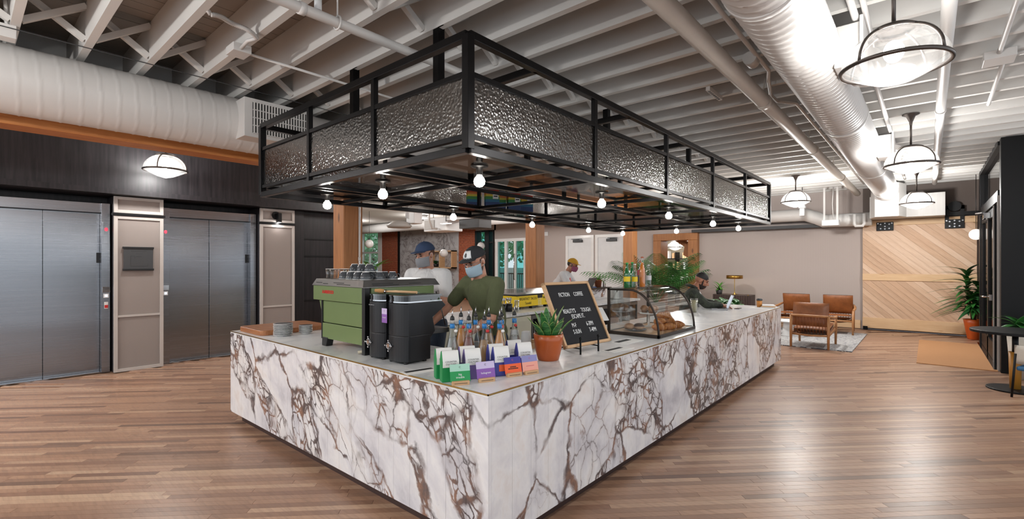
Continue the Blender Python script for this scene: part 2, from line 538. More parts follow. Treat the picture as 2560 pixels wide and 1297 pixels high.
M = {}
M['marble'] = m_marble(); M['worktop'] = m_worktop(); M['floor'] = m_floor(); M['steel'] = m_steel()
M['blackwood'] = m_blackwood(); M['rainglass'] = m_rainglass(); M['rug'] = m_rug(); M['brick'] = m_brick(); M['leather'] = m_leather()
M['lampglass'] = m_lampglass(); M['lamplens'] = m_lampglass('prismatic_lamp_lens', .12)
M['brass'] = P('brass', 'B59A5C', .3, 1)
M['white_paint'] = P('white_ceiling_paint', 'D8D5D1', .6, noise=(3, .05), bump=(18, .12))
M['deck_paint_shaded'] = P('deck_paint_shaded', '978F87', .65, noise=(2, .08), bump=(12, .15))  # joist paint made darker: shade between the joists put into the colour
M['duct'] = P('white_painted_metal', 'DAD7D4', .42, noise=(2, .03))
M['pipe'] = P('painted_pipe', 'C8C1B8', .45)
M['black_steel'] = P('blackened_steel', '1B1A1B', .3, .75, noise=(12, .3))
M['black_metal'] = P('black_metal', '0B0B0D', .45, 0, spec=.25)
M['bronze'] = P('dark_bronze', '3A322D', .35, .7)
M['grey_lamp'] = P('lamp_bronze', '5B5450', .35, .8)
M['chrome'] = P('chrome', 'C9C9CB', .12, 1)
M['pinkwall'] = m_flute('taupe_wallpaper', 'AFA29C', 'BDB1AB', 60, (1,0,0))
M['taupe_panel'] = m_flute('taupe_fluted_panel', '857B76', '958B86', 260, (0,1,0))
M['panel_frame'] = P('panel_frame', 'B2ABA6', .5)
M['timber_stain'] = wood('stained_timber_beam', 'BA7038', 'DA9454', .5, (30, 1.6, 30), '86501F', 'World', .2)
M['timber'] = wood('timber_column', 'A0683E', 'C08452', .6, (26, 26, 1.5), '5E3A22', 'World', .25, True)
M['pine'] = wood('pine_board', 'CFA87C', 'E0BE92', .55, (2, 24, 24), '8C6440', 'Object', .08)
M['pine_rail'] = wood('pine_rail', 'DDB88E', 'E8C9A2', .55, (2, 24, 24), 'B58658', 'Object', .05, True)
M['board'] = wood('walnut_board', '9A5E38', 'B67A4C', .4, (3, 30, 30), '6C3E22')
M['oak'] = wood('oak_frame', 'A87347', 'C38D5C', .45, (20, 20, 3), '7C5030')
M['lightwood'] = wood('light_wood', 'C99F74', 'DDB68C', .5, (4, 30, 30), 'A97F58')
M['white'] = P('white_matt', 'E0E1E2', .5)
M['white_gloss'] = P('white_ceramic', 'EDECEA', .15, coat=.3)
M['plaster'] = P('plaster_wall', 'C4BBB3', .8)
M['soffit'] = P('flat_ceiling', 'C9C4BD', .8)
M['black'] = P('black_plastic', '141415', .4)
M['black_gloss'] = P('black_gloss', '101012', .15)
M['dark_grey'] = P('dark_grey', '3A3B3D', .5)
M['grinder'] = P('grinder_black', '1D1E21', .38, .2)
M['glass'] = glassy('clear_glass', (.97,.985,.985), .03)
M['winglass'] = glassy('window_glass', (.92,.97,.97), .04)
M['tealglass'] = glassy('teal_tint_glass', (.45,.82,.80), .05)
M['darkglass'] = glassy('dark_glass', (.22,.21,.21), .03, .06)
M['green_paint'] = P('sage_green_enamel', '6E8052', .35, coat=.3)
M['red'] = P('red_letter', 'C4221E', .4)
M['terracotta'] = P('orange_glazed_clay', 'B0531F', .35, noise=(4, .08), coat=.2)
M['terracotta2'] = P('plain_clay', '9A5636', .75, noise=(10, .15))
M['soil'] = P('soil', '2A221C', .95, bump=(60, .8))
M['leaf'] = P('leaf_green', '2F6B2C', .45, noise=(14, .35))
M['leaf_dark'] = P('leaf_dark_green', '24512A', .4, noise=(10, .3))
M['leaf_bright'] = P('leaf_bright_green', '4F8F35', .45, noise=(14, .3))
M['leaf_edge'] = P('leaf_yellow_edge', '9DB35A', .5)
M['yellow'] = P('yellow_box', 'E8C414', .5)
M['ink'] = P('black_print', '161616', .6)
M['white_ink'] = P('white_print', 'F0F0F0', .6)
M['paper'] = P('paper', 'EDEBE8', .7)
M['mat'] = m_flute('coir_doormat', 'B07E54', 'C29166', 90, (1,1,0), .95)
M['felt'] = m_flute('letter_felt', '1E1E21', '2A2A2D', 420, (0,0,1), .9)
M['skin'] = P('skin', 'C08A72', .5, noise=(8, .08))
M['skin_tan'] = P('tan_skin', 'A97055', .5, noise=(8, .08))
M['hair'] = P('dark_hair', '17120F', .6, bump=(140, .6))
M['beard'] = P('brown_beard', '2A1B14', .75, bump=(160, .8))
M['stubble'] = P('short_beard', '5A3B2D', .8, bump=(160, .6))
M['olive'] = m_cloth('olive_cotton', '565B3E')
M['whitecloth'] = m_cloth('white_cotton', 'D8D6D6', .06)
M['denim'] = m_cloth('dark_denim', '26303F')
M['camo'] = m_camo()
M['cap_black'] = P('charcoal_cap', '26272A', .85, bump=(90, .3))
M['cap_blue'] = P('navy_cap', '2F3F5C', .85, bump=(90, .3))
M['cap_mustard'] = P('mustard_cap', 'B98A1E', .85, bump=(90, .3))
M['mask_blue'] = m_flute('blue_surgical_mask', '9DB6C6', 'B8CBD6', 300, (0,0,1), .85)
M['mask_plum'] = P('plum_mask', '8A4660', .85)
M['mask_grey'] = P('grey_mask', '8C8C90', .85)
M['eye'] = P('eye', '2A1D18', .2)
M['toekick'] = P('dark_brown_plinth', '3A2723', .5)
M['cream'] = P('cream_cabinet', 'C9C6B2', .5)
M['linen'] = P('oatmeal_fabric', 'CFC8BD', .95, bump=(60, .6))
M['bulb'] = emit('lit_bulb', 'FFF6EA', 26)
M['lampbulb'] = emit('lit_lamp_bulb', 'FFF4E6', 12)
M['panel_light'] = emit('lit_diffuser', 'FFF6EA', 6)
M['led_red'] = emit('red_indicator', 'FF3040', 1.6)
M['led_blue'] = emit('blue_indicator', 'A8C4FF', 2.0)
# ------------------------------------------------------------------ structure: floor
random.seed(7)
floor = struct('floor', MB().box(-25, 3.6, -4.2, 14.6, -.12, -.012), P('floor_base', '8E6E58', .5))
S2 = math.sqrt(.5)
def plank_mesh(a0, a1, b0, b1, mb, tones, tone):
    g = .0011; z = 0.0
    def W(a, b, zz): return ((a-b)*S2, (a+b)*S2, zz)
    vs = [W(a0,b0,-.012),W(a1,b0,-.012),W(a1,b1,-.012),W(a0,b1,-.012),W(a0+g,b0+g,z),W(a1-g,b0+g,z),W(a1-g,b1-g,z),W(a0+g,b1-g,z)]
    mb.add(vs, [(4,5,6,7),(0,1,5,4),(1,2,6,5),(2,3,7,6),(3,0,4,7)])
    tones.extend([tone]*8)
def in_ctr(x, y):
    return -5.3 < x < -1.8 and 1.87 < y < 8.4 and not (x < -2.7 and y > 2.7)
planks = []
PW = .057
b = -4.5*1.42
nrow = int(18*1.42/PW)
for r in range(-60, 300):
    b0 = r*PW
    a = -9.5 + random.uniform(0, 1.0)
    while a < 14:
        L = random.choice([.45, .6, .8, 1.0, 1.2, 1.5])
        a1 = a+L
        xs = [(p-q)*S2 for p in (a, a1) for q in (b0, b0+PW)]
        ys = [(p+q)*S2 for p in (a, a1) for q in (b0, b0+PW)]
        if max(xs) < 3.5 and min(xs) > -9.32 and min(ys) > -3.9 and max(ys) < 14.5:
            t0 = random.random()
            if random.random() < .09: t0 *= .12
            else: t0 = .2+.8*t0
            planks.append((a, a1, b0, b0+PW, (t0, random.random(), random.random(), 1)))
        a = a1
CA, SA = math.cos(YAW), math.sin(YAW)
def pix(x, y, z):
    d = -x*SA+y*CA
    if d < .3: return None
    return 1280+1202*(x*CA+y*SA)/d, 657-1202*(z-1.6)/d, d
def score(p):
    a = (p[0]+p[1])/2; bb = (p[2]+p[3])/2
    x, y = (a-bb)*S2, (a+bb)*S2
    q = pix(x, y, 0)
    if q is None or in_ctr(x, y): return 0
    if not (-40 < q[0] < 2600 and q[1] < 1310): return 0
    return (p[1]-p[0])/q[2]**3
order = sorted(planks, key=score, reverse=True)
def add_tone(o, tones):
    at = o.data.color_attributes.new('tone', 'FLOAT_COLOR', 'POINT')
    at.data.foreach_set('color', [c for t in tones for c in t])
for p in order[:300]:
    mb = MB(); tn = []
    plank_mesh(*p[:4], mb, tn, p[4])
    o = mb.build('floor_plank', M['floor'], floor); add_tone(o, tn)
mb = MB(); tn = []
for p in order[300:]: plank_mesh(*p[:4], mb, tn, p[4])
o = mb.build('distant_floor_planks', M['floor'], floor); add_tone(o, tn); o['kind'] = 'stuff'

# doormat inset
mt = MB().box(-.14, .78, 10.02, 13.05, .0005, .012).build('entrance_mat', M['mat'])
tag(mt, 'tan coir entrance mat let into the floor by the black glazed door', 'mat')

# ------------------------------------------------------------------ ceiling
ceiling = struct('ceiling', MB().box(-6.3, 3.6, -4.2, 14.6, 3.745, 3.85), M['deck_paint_shaded'])
for i in range(70):
    x = -6.3+i*.1415
    MB().box(x+.003, x+.1385, -4.2, 14.5, 3.725+random.uniform(0, .006), 3.747).build('deck_board', M['deck_paint_shaded'], ceiling)
joist_y = [.32+.4275*k for k in range(-9, 34)]
for y in joist_y:
    MB().box(-6.28, 3.5, y-.055, y, 3.4, 3.726).build('joist', M['white_paint'], ceiling)
for bx in (-5.22, -2.98, .9):
    for k in range(len(joist_y)-1):
        y0, y1 = joist_y[k], joist_y[k+1]-.055
        if y1 > 9.5 or (bx > 0 and y1 > 6): continue
        MB().bar((bx-.03, y0, 3.69), (bx-.03, y1, 3.435), .045, .045).build('bridging_brace', M['white_paint'], ceiling)
        MB().bar((bx+.03, y0, 3.435), (bx+.03, y1, 3.69), .045, .045).build('bridging_brace', M['white_paint'], ceiling)
struct('trim_3', MB().box(-6.4, -6.27, -4.2, 14.5, 3.38, 3.80), M['white_paint'])
struct('ceiling_rear', MB().box(-25, -6.25, 5.2, 14.6, 3.4, 3.5).box(-9.6, -6.25, -4.2, 5.3, 3.42, 3.5), M['soffit'])

# timber girder and columns
struct('beam', MB().box(-6.27, -6.0, -3.2, 14.4, 2.80, 3.40), M['timber_stain'], bevel=.006)
for i, y in enumerate((3.58, 7.81, 12.0)):
    c = MB().box(-6.27, -5.99, y-.145, y+.145, 0, 2.80)
    struct('column', c, M['timber'], bevel=.012)
tag(MB().tube([(-5.965, 3.66, 0), (-5.965, 3.66, 2.76)], .014).tube([(-5.965, 3.66, 1.63), (-5.965, 3.66, 1.68)], .019).build('conduit', M['duct']),
    'thin white conduit running up the timber column behind the espresso machine', 'conduit')

# ------------------------------------------------------------------ left wall with the two lifts
wl = struct('wall_left', MB().box(-9.75, -9.45, -3.5, 5.45, 0, 3.45), M['blackwood'])
struct('trim_1', MB().box(-9.46, -8.80, -3.4, 5.40, 2.63, 3.41).box(-9.46, -8.765, -3.4, 5.41, 2.585, 2.66), M['blackwood'])
# black boarded end of the wall
wb = sroot('wall_left_boarding')
for z0, z1 in ((0, .87), (.885, 1.725), (1.74, 2.055), (2.07, 2.58)):
    MB().box(-9.46, -9.06, 4.34, 5.42, z0, z1).build('panel', M['blackwood'], wb, bevel=.004)
for z in (.877, 1.732, 2.062):
    MB().box(-9.1, -9.04, 4.34, 5.42, z-.012, z+.012).build('shelf_trim', M['black_metal'], wb)
MB().box(-9.46, -9.0, 4.16, 4.34, 0, 2.58).build('post', M['blackwood'], wb, bevel=.004)

def elevator(y0, label, indicator_right):
    e = thing('elevator', label, 'elevator', (-9.3, y0+.6, 0), 0, 'elevators in the black wall')
    X = -9.3
    def b(nm, m, x0, x1, ya, yb, za, zb, par=e, bev=.002):
        return MB().box(x0, x1, y0+ya, y0+yb, za, zb).build(nm, m, par, True, bevel=bev)
    b('door', M['steel'], -9.30, -9.26, .0, .598, .012, 2.33)
    b('door', M['steel'], -9.285, -9.245, .602, 1.2, .012, 2.33)
    b('jamb', M['steel'], -9.44, -9.10, -.10, -.002, 0, 2.47)
    j = b('jamb', M['steel'], -9.44, -9.10, 1.202, 1.30, 0, 2.47)
    b('header', M['steel'], -9.44, -9.14, -.002, 1.202, 2.335, 2.47)
    b('sill', M['chrome'], -9.32, -9.12, 0, 1.2, 0, .011)
    ya = 1.255 if indicator_right else -.055
    f = b('indicator_panel', M['steel'], -9.105, -9.095, ya-.04, ya+.04, 1.88, 2.2)
    MB().ellip((-9.094, y0+ya, 2.09), (.004, .02, .026)).build('arrow_light', M['led_red'], f, True)
    f = b('call_panel', M['chrome'], -9.105, -9.094, ya-.045, ya+.045, 1.17, 1.25)
    f2 = b('call_button', M['white_gloss'], -9.105, -9.092, ya-.03, ya+.03, 1.09, 1.15)
    b('button_ring', M['led_blue'], -9.092, -9.0905, ya-.014, ya+.014, 1.105, 1.135, f2, 0)
    if indicator_right:
        f3 = b('fire_switch', M['white_gloss'], -9.105, -9.093, ya-.022, ya+.022, .93, 1.03)
        b('red_plate', M['red'], -9.093, -9.0915, ya-.02, ya+.02, .94, .985, f3, 0)
    b('edge_sensor', M['black'], -9.262, -9.244, 1.165, 1.199, 1.6, 1.75)
    return e
elevator(.18, 'brushed steel elevator at the far left of the photo with indicator on its right jamb', True)
elevator(2.215, 'brushed steel elevator between the two taupe wall panels', False)

def wall_panel(y0, y1, label):
    t = thing('wall_panel', label, 'wall panel', (-8.98, (y0+y1)/2, 0), 0, 'taupe panels beside the elevators')
    def b(nm, m, x0, x1, ya, yb, za, zb, bev=.002):
        return MB().box(x0, x1, ya, yb, za, zb).build(nm, m, t, True, bevel=bev)
    b('backing', M['blackwood'], -9.44, -9.0, y0, y1, 0, 2.58)
    w = .045
    for (za, zb, nm) in ((.0, 2.29, 'main'), (2.335, 2.575, 'top')):
        b('frame_stile', M['panel_frame'], -9.0, -8.955, y0, y0+w, za, zb)
        b('frame_stile', M['panel_frame'], -9.0, -8.955, y1-w, y1, za, zb)
        b('frame_rail', M['panel_frame'], -9.0, -8.955, y0+w, y1-w, za, za+w)
        b('frame_rail', M['panel_frame'], -9.0, -8.955, y0+w, y1-w, zb-w, zb)
        if nm == 'main':
            b('frame_rail', M['panel_frame'], -9.0, -8.96, y0+w, y1-w, .80, .83)
            b('fluted_insert', M['taupe_panel'], -9.0, -8.975, y0+w, y1-w, za+w, .80)
            b('fluted_insert', M['taupe_panel'], -9.0, -8.975, y0+w, y1-w, .83, zb-w)
        else:
            b('fluted_insert', M['taupe_panel'], -9.0, -8.975, y0+w, y1-w, za+w, zb-w)
    b('black_ledge', M['black_metal'], -9.0, -8.94, y0-.02, y1+.02, 2.295, 2.33)
    return t
wall_panel(1.50, 2.10, 'taupe fluted wall panel with a dark sign between the two elevators')
wall_panel(3.53, 4.14, 'taupe fluted wall panel under a black sconce beside the right elevator')
sg = thing('wall_sign', 'dark grey directory sign mounted on the taupe panel', 'sign', (-8.95, 1.79, 1.48))
MB().box(-8.975, -8.945, 1.61, 1.965, 1.50, 1.83).build('plate', M['dark_grey'], sg, True, bevel=.003)
MB().box(-8.975, -8.935, 1.60, 1.975, 1.81, 1.84).build('top_rail', M['black'], sg, True, bevel=.003)
MB().box(-8.975, -8.935, 1.60, 1.975, 1.485, 1.515).build('bottom_rail', M['black'], sg, True, bevel=.003)
ln = P('sign_relief', '2C2D2F', .5)
mb = MB()
for (a, b_, c, d) in ((1.69, 1.90, 1.55, 1.554), (1.69, 1.694, 1.55, 1.70), (1.896, 1.90, 1.55, 1.59), (1.69, 1.74, 1.70, 1.704), (1.74, 1.744, 1.66, 1.70), (1.76, 1.84, 1.735, 1.739)):
    mb.box(-8.945, -8.9435, a, b_, c, d)
mb.build('map_lines', ln, sg, True)
mb = MB()
for i in range(9): mb.box(-8.945, -8.9435, 1.70+i*.021, 1.714+i*.021, 1.77, 1.779)
for i in range(4): mb.box(-8.945, -8.9435, 1.76+i*.016, 1.771+i*.016, 1.69, 1.70)
mb.build('relief_text', ln, sg, True)
sc_ = thing('wall_sconce', 'black cylinder sconce on the small taupe panel above a black ledge', 'sconce', (-8.95, 3.82, 2.36))
MB().tube([(-8.975, 3.80, 2.46), (-8.945, 3.80, 2.46)], .07, 20).build('back_plate', M['black_metal'], sc_, True)
MB().box(-8.95, -8.86, 3.80, 3.865, 2.335, 2.50).build('shade', M['black_metal'], sc_, True, bevel=.006)
MB().box(-8.94, -8.87, 3.81, 3.855, 2.332, 2.336).build('diffuser', M['panel_light'], sc_, True)
pointlight('glow', sc_, (.04, .01, -.06), 1.2, .03)

# ------------------------------------------------------------------ back wall, Y = 14.5
WB = M['pinkwall']; Y0, Y1 = 14.5, 14.75
bw = MB()
segs = [(-13.52, -13.42, 0, 3.45), (-13.42, -11.28, 2.56, 3.45), (-11.28, -9.95, 0, 3.45), (-9.95, -8.78, 2.57, 3.45), (-8.78, -8.72, 0, 3.45),
        (-8.72, -7.55, 2.57, 3.45), (-7.55, -6.45, 0, 3.45), (-6.45, -5.22, 2.42, 3.45), (-5.22, 3.6, 0, 3.45)]
for x0, x1, z0, z1 in segs: bw.box(x0, x1, Y0, Y1, z0, z1)
struct('wall_back', bw, WB)
struct('baseboard_back', MB().box(-5.1, -1.25, 14.47, 14.5, 0, .2), M['pine_rail'])
struct('wall_back_upper', MB().box(-1.2, 3.5, 14.44, 14.498, 2.62, 3.42), P('grey_brown_wall', '6E635D', .8))

# far brick and stone part of the same wall (joined brick courses on a mortar core)
mort = P('mortar', 'B9A79A', .9)
def brick_wall(name, x0, x1, z0, z1):
    o = struct(name, MB().box(x0, x1, Y0+.012, Y1, z0, z1), mort)
    mb = MB(); bh, bl = .075, .215; row = 0; z = z0
    while z < z1-.01:
        x = x0-(bl/2 if row % 2 else 0)
        while x < x1-.01:
            a, c = max(x, x0)+.005, min(x+bl, x1)-.005
            if c-a > .02: mb.box(a, c, Y0-random.uniform(0, .006), Y0+.02, z+.005, min(z+bh, z1)-.005)
            x += bl
        z += bh; row += 1
    b = mb.build('brick_courses', M['brick'], o); b['kind'] = 'stuff'
brick_wall('wall_brick_1', -24.9, -23.52, 0, 3.42)
brick_wall('wall_brick_2', -21.5, -20.1, 0, 3.42)
brick_wall('wall_brick_3', -15.65, -14.6, 0, 3.42)
brick_wall('wall_brick_4', -23.52, -21.5, 0, .95)
brick_wall('wall_brick_5', -23.52, -21.5, 3.35, 3.42)
def stone():
    t = NT('grey_stone'); v = t.coords((1,1,1.0), (0, .6, 0), 'World'); n = t.noise(v, 1.1, 5, .6, 1.4)
    t.link(t.ramp(n.outputs['Fac'], [(.40, lin('B9B6B8')), (.49, lin('9F9B9B')), (.505, lin('6E6463')), (.52, lin('A9A6A7')), (.7, lin('C0BDBF'))]), t.b.inputs['Base Color'])
    t.b.inputs['Roughness'].default_value = .25; return t.m
sw = sroot('wall_stone_cladding')
for i in range(4):
    MB().box(-19.95+i*1.075, -18.88+i*1.075, Y0, Y1, 0, 3.42).build('stone_slab', stone() if i == 0 else bpy.data.materials['grey_stone'], sw)
struct('trim_2', MB().box(-20.1, -19.95, Y0-.03, Y1, 0, 3.42), M['black_metal'])
struct('wall_far_left', MB().box(-25.2, -24.9, 5.2, 14.7, 0, 3.42), M['plaster'])
struct('wall_far_near', MB().box(-25, -9.45, 5.0, 5.25, 0, 3.42), M['plaster'])

# sash window
w1 = sroot('window_1')
x0, x1, z0, z1 = -23.52, -21.5, .95, 3.35
def fr(nm, m, par, xa, xb, za, zb, ya=Y0-.02, yb=Y0+.09):
    return MB().box(xa, xb, ya, yb, za, zb).build(nm, m, par)
fr('frame', M['white_gloss'], w1, x0, x0+.16, z0, z1); fr('frame', M['white_gloss'], w1, x1-.34, x1, z0, z1)
fr('frame', M['white_gloss'], w1, x0+.16, x1-.34, z1-.12, z1); fr('frame', M['white_gloss'], w1, x0+.16, x1-.34, z0, z0+.1)
fr('sash_rail', M['white_gloss'], w1, x0+.16, x1-.34, 2.10, 2.19); fr('glazing_bar', M['white_gloss'], w1, -22.68, -22.645, z0+.1, 2.1)
for za, zb in ((z0+.1, 2.10), (2.19, z1-.12)):
    MB().box(x0+.16, x1-.34, Y0+.03, Y0+.04, za, zb).build('pane', M['winglass'], w1)
# tall tinted window beside the brick
w2 = sroot('window_2')
for xa, xb in ((-14.6, -14.5), (-14.02, -13.78), (-13.56, -13.5)):
    MB().box(xa, xb, Y0-.05, Y1, 0, 2.95).build('mullion', M['black_metal'], w2)
for z in (.02, 2.42, 2.9):
    MB().box(-14.6, -13.5, Y0-.03, Y1, z, z+.06).build('transom', M['black_metal'], w2)
for xa, xb in ((-14.5, -14.02), (-13.78, -13.56)):
    MB().box(xa, xb, Y0+.1, Y0+.11, .08, 2.42).build('pane', M['tealglass'], w2)
    MB().box(xa, xb, Y0+.1, Y0+.11, 2.48, 2.9).build('pane', M['tealglass'], w2)
struct('wall_back_lintel', MB().box(-14.6, -13.42, Y0, Y1, 2.95, 3.45), WB)
# white framed glazed doors
d1 = sroot('door_1')
for xa, xb in ((-13.42, -13.30), (-12.92, -12.80), (-12.42, -12.32), (-11.92, -11.84), (-11.40, -11.28)):
    MB().box(xa, xb, Y0-.04, Y0+.06, 0, 2.54).build('frame_post', M['white_gloss'], d1)
MB().box(-13.43, -11.27, Y0-.055, Y0+.07, 2.46, 2.575).build('frame_head', M['white_gloss'], d1)
MB().box(-13.43, -11.27, Y0-.05, Y0+.07, 0, .2).build('frame_foot', M['white_gloss'], d1)
for xa, xb, m in ((-13.3, -12.92, 'tealglass'), (-12.8, -12.42, 'winglass'), (-12.32, -11.92, 'tealglass'), (-11.84, -11.4, 'darkglass')):
    MB().box(xa, xb, Y0+.01, Y0+.02, .2, 2.46).build('pane', M[m], d1)
MB().tube([(-12.36, Y0-.05, .95), (-12.36, Y0-.1, .95), (-12.36, Y0-.1, 1.95), (-12.36, Y0-.05, 1.95)], .018).build('pull_handle', M['chrome'], d1)
# two white doors
def white_door(n, xa, xb):
    d = sroot('door_%d' % n)
    MB().box(xa, xa+.1, Y0-.03, Y0+.05, 0, 2.57).build('frame', M['white_gloss'], d)
    MB().box(xb-.1, xb, Y0-.03, Y0+.05, 0, 2.57).build('frame', M['white_gloss'], d)
    MB().box(xa+.1, xb-.1, Y0-.03, Y0+.05, 2.47, 2.57).build('frame', M['white_gloss'], d)
    MB().box(xa+.1, xb-.1, Y0, Y0+.045, .01, 2.47).build('leaf', M['white'], d, bevel=.004)
    xm = (xa+xb)/2
    s = 1 if n == 2 else -1
    c = MB().box(xm-.06*s-.19, xm-.06*s+.19, Y0-.07, Y0, 2.33, 2.42).build('door_closer', M['dark_grey'], d, bevel=.004)
    MB().bar((xm, Y0-.04, 2.43), (xm-.3*s, Y0-.09, 2.445), .025, .015).bar((xm-.3*s, Y0-.09, 2.445), (xm+.1*s, Y0-.02, 2.45), .025, .015).build('closer_arm', M['dark_grey'], c)
    MB().tube([(xa+.2, Y0, 1.0), (xa+.2, Y0-.06, 1.0), (xa+.33, Y0-.06, 1.0)], .011).build('lever', M['dark_grey'], d)
white_door(2, -9.95, -8.78); white_door(3, -8.72, -7.55)
tag(MB().box(-11.1, -10.75, Y0-.03, Y0, 2.62, 2.76).build('vent_cover', M['white']), 'small white air vent on the taupe wall above the left white door', 'vent', kind='thing')
# timber framed opening
op = sroot('doorway_frame')
MB().box(-6.55, -6.30, 14.36, 14.9, 0, 2.289).build('post', M['timber'], op, bevel=.01)
MB().box(-5.45, -5.16, 14.36, 14.9, 0, 2.289).build('post', M['timber'], op, bevel=.01)
MB().box(-6.55, -5.16, 14.36, 14.9, 2.29, 2.50).build('lintel', M['timber'], op, bevel=.01)
MB().bar((-6.1, 14.95, 2.42), (-5.45, 14.95, 2.02), .16, .17).build('brace', M['timber'], op, bevel=.008)
MB().prism([(-5.72, 2.22), (-5.46, 2.05), (-5.45, 1.72), (-5.6, 1.74), (-5.78, 1.85)], 14.83, 15.02, axis='y').build('brace_corbel', M['timber'], op, bevel=.008)
# library room behind it
struct('wall_library', MB().box(-9, -2.5, 18.6, 18.8, 0, 3.4).box(-9.1, -9, 14.75, 18.8, 0, 3.4).box(-2.6, -2.5, 14.75, 18.8, 0, 3.4), P('cream_wall', 'C9BEA9', .8))
struct('floor_library', MB().box(-9, -2.5, 14.6, 18.7, -.1, -.005), P('library_floor', '8E6E58', .5))
struct('ceiling_library', MB().box(-9, -2.5, 14.7, 18.7, 3.4, 3.5), M['soffit'])

# ------------------------------------------------------------------ sliding barn door
bd = sroot('door_4', 'sliding barn door of pale diagonal pine boards')
bx0, bx1, bz0, bz1 = -1.2, .80, .04, 2.62
MB().box(bx0, bx1, 14.395, 14.42, bz0, bz1).build('backing', M['pine'], bd)
def clip(poly, f):
    out = []
    for i in range(len(poly)):
        a, b_ = poly[i], poly[(i+1) % len(poly)]
        fa, fb = f(a), f(b_)
        if fa >= 0: out.append(a)
        if (fa >= 0) != (fb >= 0):
            t = fa/(fa-fb); out.append((a[0]+(b_[0]-a[0])*t, a[1]+(b_[1]-a[1])*t))
    return out
pine_tones = [wood('pine_plank_%d' % i, a, c, .55, (2.2, 30, 30), d, 'Object', .1) for i, (a, c, d) in enumerate((
    ('D9B596', 'E7CAAF', 'A67C5C'), ('D2AB8B', 'E1C0A2', '8E6448'), ('DFBEA2', 'EBD0B8', 'BA9474'), ('CCA688', 'DFBEA0', '7A5840')))]
def diag(z0, z1):
    w = .108; s = math.tan(R_(43)); ang = math.atan(s)
    k = 0
    c0 = -4.0
    while c0 < 4:
        lo, hi = c0+.002, c0+w/math.cos(ang)-.002
        # strip between lines z = -s*(x-bx0) + c
        f1 = lambda p: (p[1]+s*(p[0]-bx0))-(z0+lo)
        f2 = lambda p: (z0+hi)-(p[1]+s*(p[0]-bx0))
        poly = [(bx0+.005, z0), (bx1-.005, z0), (bx1-.005, z1), (bx0+.005, z1)]
        poly = clip(clip(poly, f1), f2)
        if len(poly) > 2:
            A = abs(sum(poly[i][0]*poly[(i+1) % len(poly)][1]-poly[(i+1) % len(poly)][0]*poly[i][1] for i in range(len(poly))))/2
            if A > .002:
                cx = sum(p[0] for p in poly)/len(poly); cz = sum(p[1] for p in poly)/len(poly)
                Mi = (tr(cx, 14.38, cz) @ roty(ang)).inverted()
                mb = MB().prism(poly, 14.372-random.uniform(0, .004), 14.395, axis='y')
                mb.v = [Mi @ p for p in mb.v]
                o = mb.build('diagonal_board', random.choice(pine_tones), bd)
                o.matrix_basis = Mi.inverted()
                # shift grain so boards differ
                k += 1
        c0 += w/math.cos(ang)
diag(.29, 1.18); diag(1.34, 2.48)
for z0, z1 in ((.04, .29), (1.18, 1.34), (2.48, 2.62)):
    MB().box(bx0, bx1, 14.352, 14.395, z0, z1).build('rail', M['pine_rail'], bd, bevel=.004)
for xc, zb, zt in ((-.77, 2.36, 2.56), (.44, 2.36, 2.86)):
    h = MB().box(xc-.16, xc+.16, 14.335, 14.352, zb, zb+.2).build('hanger_plate', M['black_metal'], bd, bevel=.003)
    if zt > 2.6:
        MB().box(xc-.16, xc-.09, 14.335, 14.352, zb+.2, zt).box(xc+.09, xc+.16, 14.335, 14.352, zb+.2, zt).box(xc-.16, xc+.16, 14.335, 14.352, zt-.08, zt).build('strap', M['black_metal'], h)
        MB().tube([(xc, 14.30, zt-.02), (xc, 14.36, zt-.02)], .11, 20).build('roller', M['black_metal'], h)
    mb = MB()
    for (dx, dz) in ((-.08,.15),(.08,.15),(0,.1),(-.08,.05),(.08,.05),(-.13,.17),(.13,.17),(0,.17),(0,.04)):
        mb.tube([(xc+dx, 14.325, zb+dz), (xc+dx, 14.337, zb+dz)], .016, 8)
    mb.build('bolts', M['chrome'], h)
MB().box(bx0-.05, 3.2, 14.31, 14.335, 2.64, 2.72).build('track', M['black_metal'], bd)
MB().box(-1.19, -1.1, 14.34, 14.44, 0, .08).build('floor_guide', M['black_metal'], bd)

# ------------------------------------------------------------------ black glazed entrance on the right
sf = sroot('wall_entrance', 'black steel glazed entrance screen')
BM = M['black_metal']
def sb(nm, m, x0, x1, y0, y1, z0, z1, par=sf, bev=0): return MB().box(x0, x1, y0, y1, z0, z1).build(nm, m, par, bevel=bev)
sb('corner_post', BM, .80, 1.06, 9.92, 10.12, 0, 3.42, bev=.004)
sb('end_post', BM, .78, .92, 13.3, 13.55, 0, 3.42, bev=.004)
sb('mullion', BM, .80, .90, 10.86, 10.98, 0, 2.6)
sb('mullion', BM, .80, .90, 10.34, 10.42, 0, 2.6)
sb('head', BM, .78, .92, 10.1, 13.35, 2.52, 2.68)
sb('top_rail', BM, .78, .92, 10.1, 13.35, 3.34, 3.42)
sb('threshold', M['chrome'], .74, .92, 10.1, 13.35, 0, .015)
sb('edge_strip', M['panel_frame'], .775, .80, 10.09, 10.12, 0, 2.6)
sb('edge_strip', M['panel_frame'], .785, .80, 10.84, 10.86, 0, 2.6)
sb('pane', M['darkglass'], .84, .85, 10.42, 10.86, .05, 2.52)
sb('transom_pane', M['glass'], .84, .85, 10.12, 13.3, 2.68, 3.34)
sb('sloped_bar', BM, .80, .9, 12.9, 13.3, 2.68, 2.74)
dr = sroot('door_5', 'black steel and glass entrance door')
sb('stile', BM, .80, .86, 10.99, 11.12, .02, 2.5, dr); sb('stile', BM, .80, .86, 13.14, 13.28, .02, 2.5, dr)
sb('stile', BM, .80, .86, 11.9, 12.1, .02, 2.5, dr)
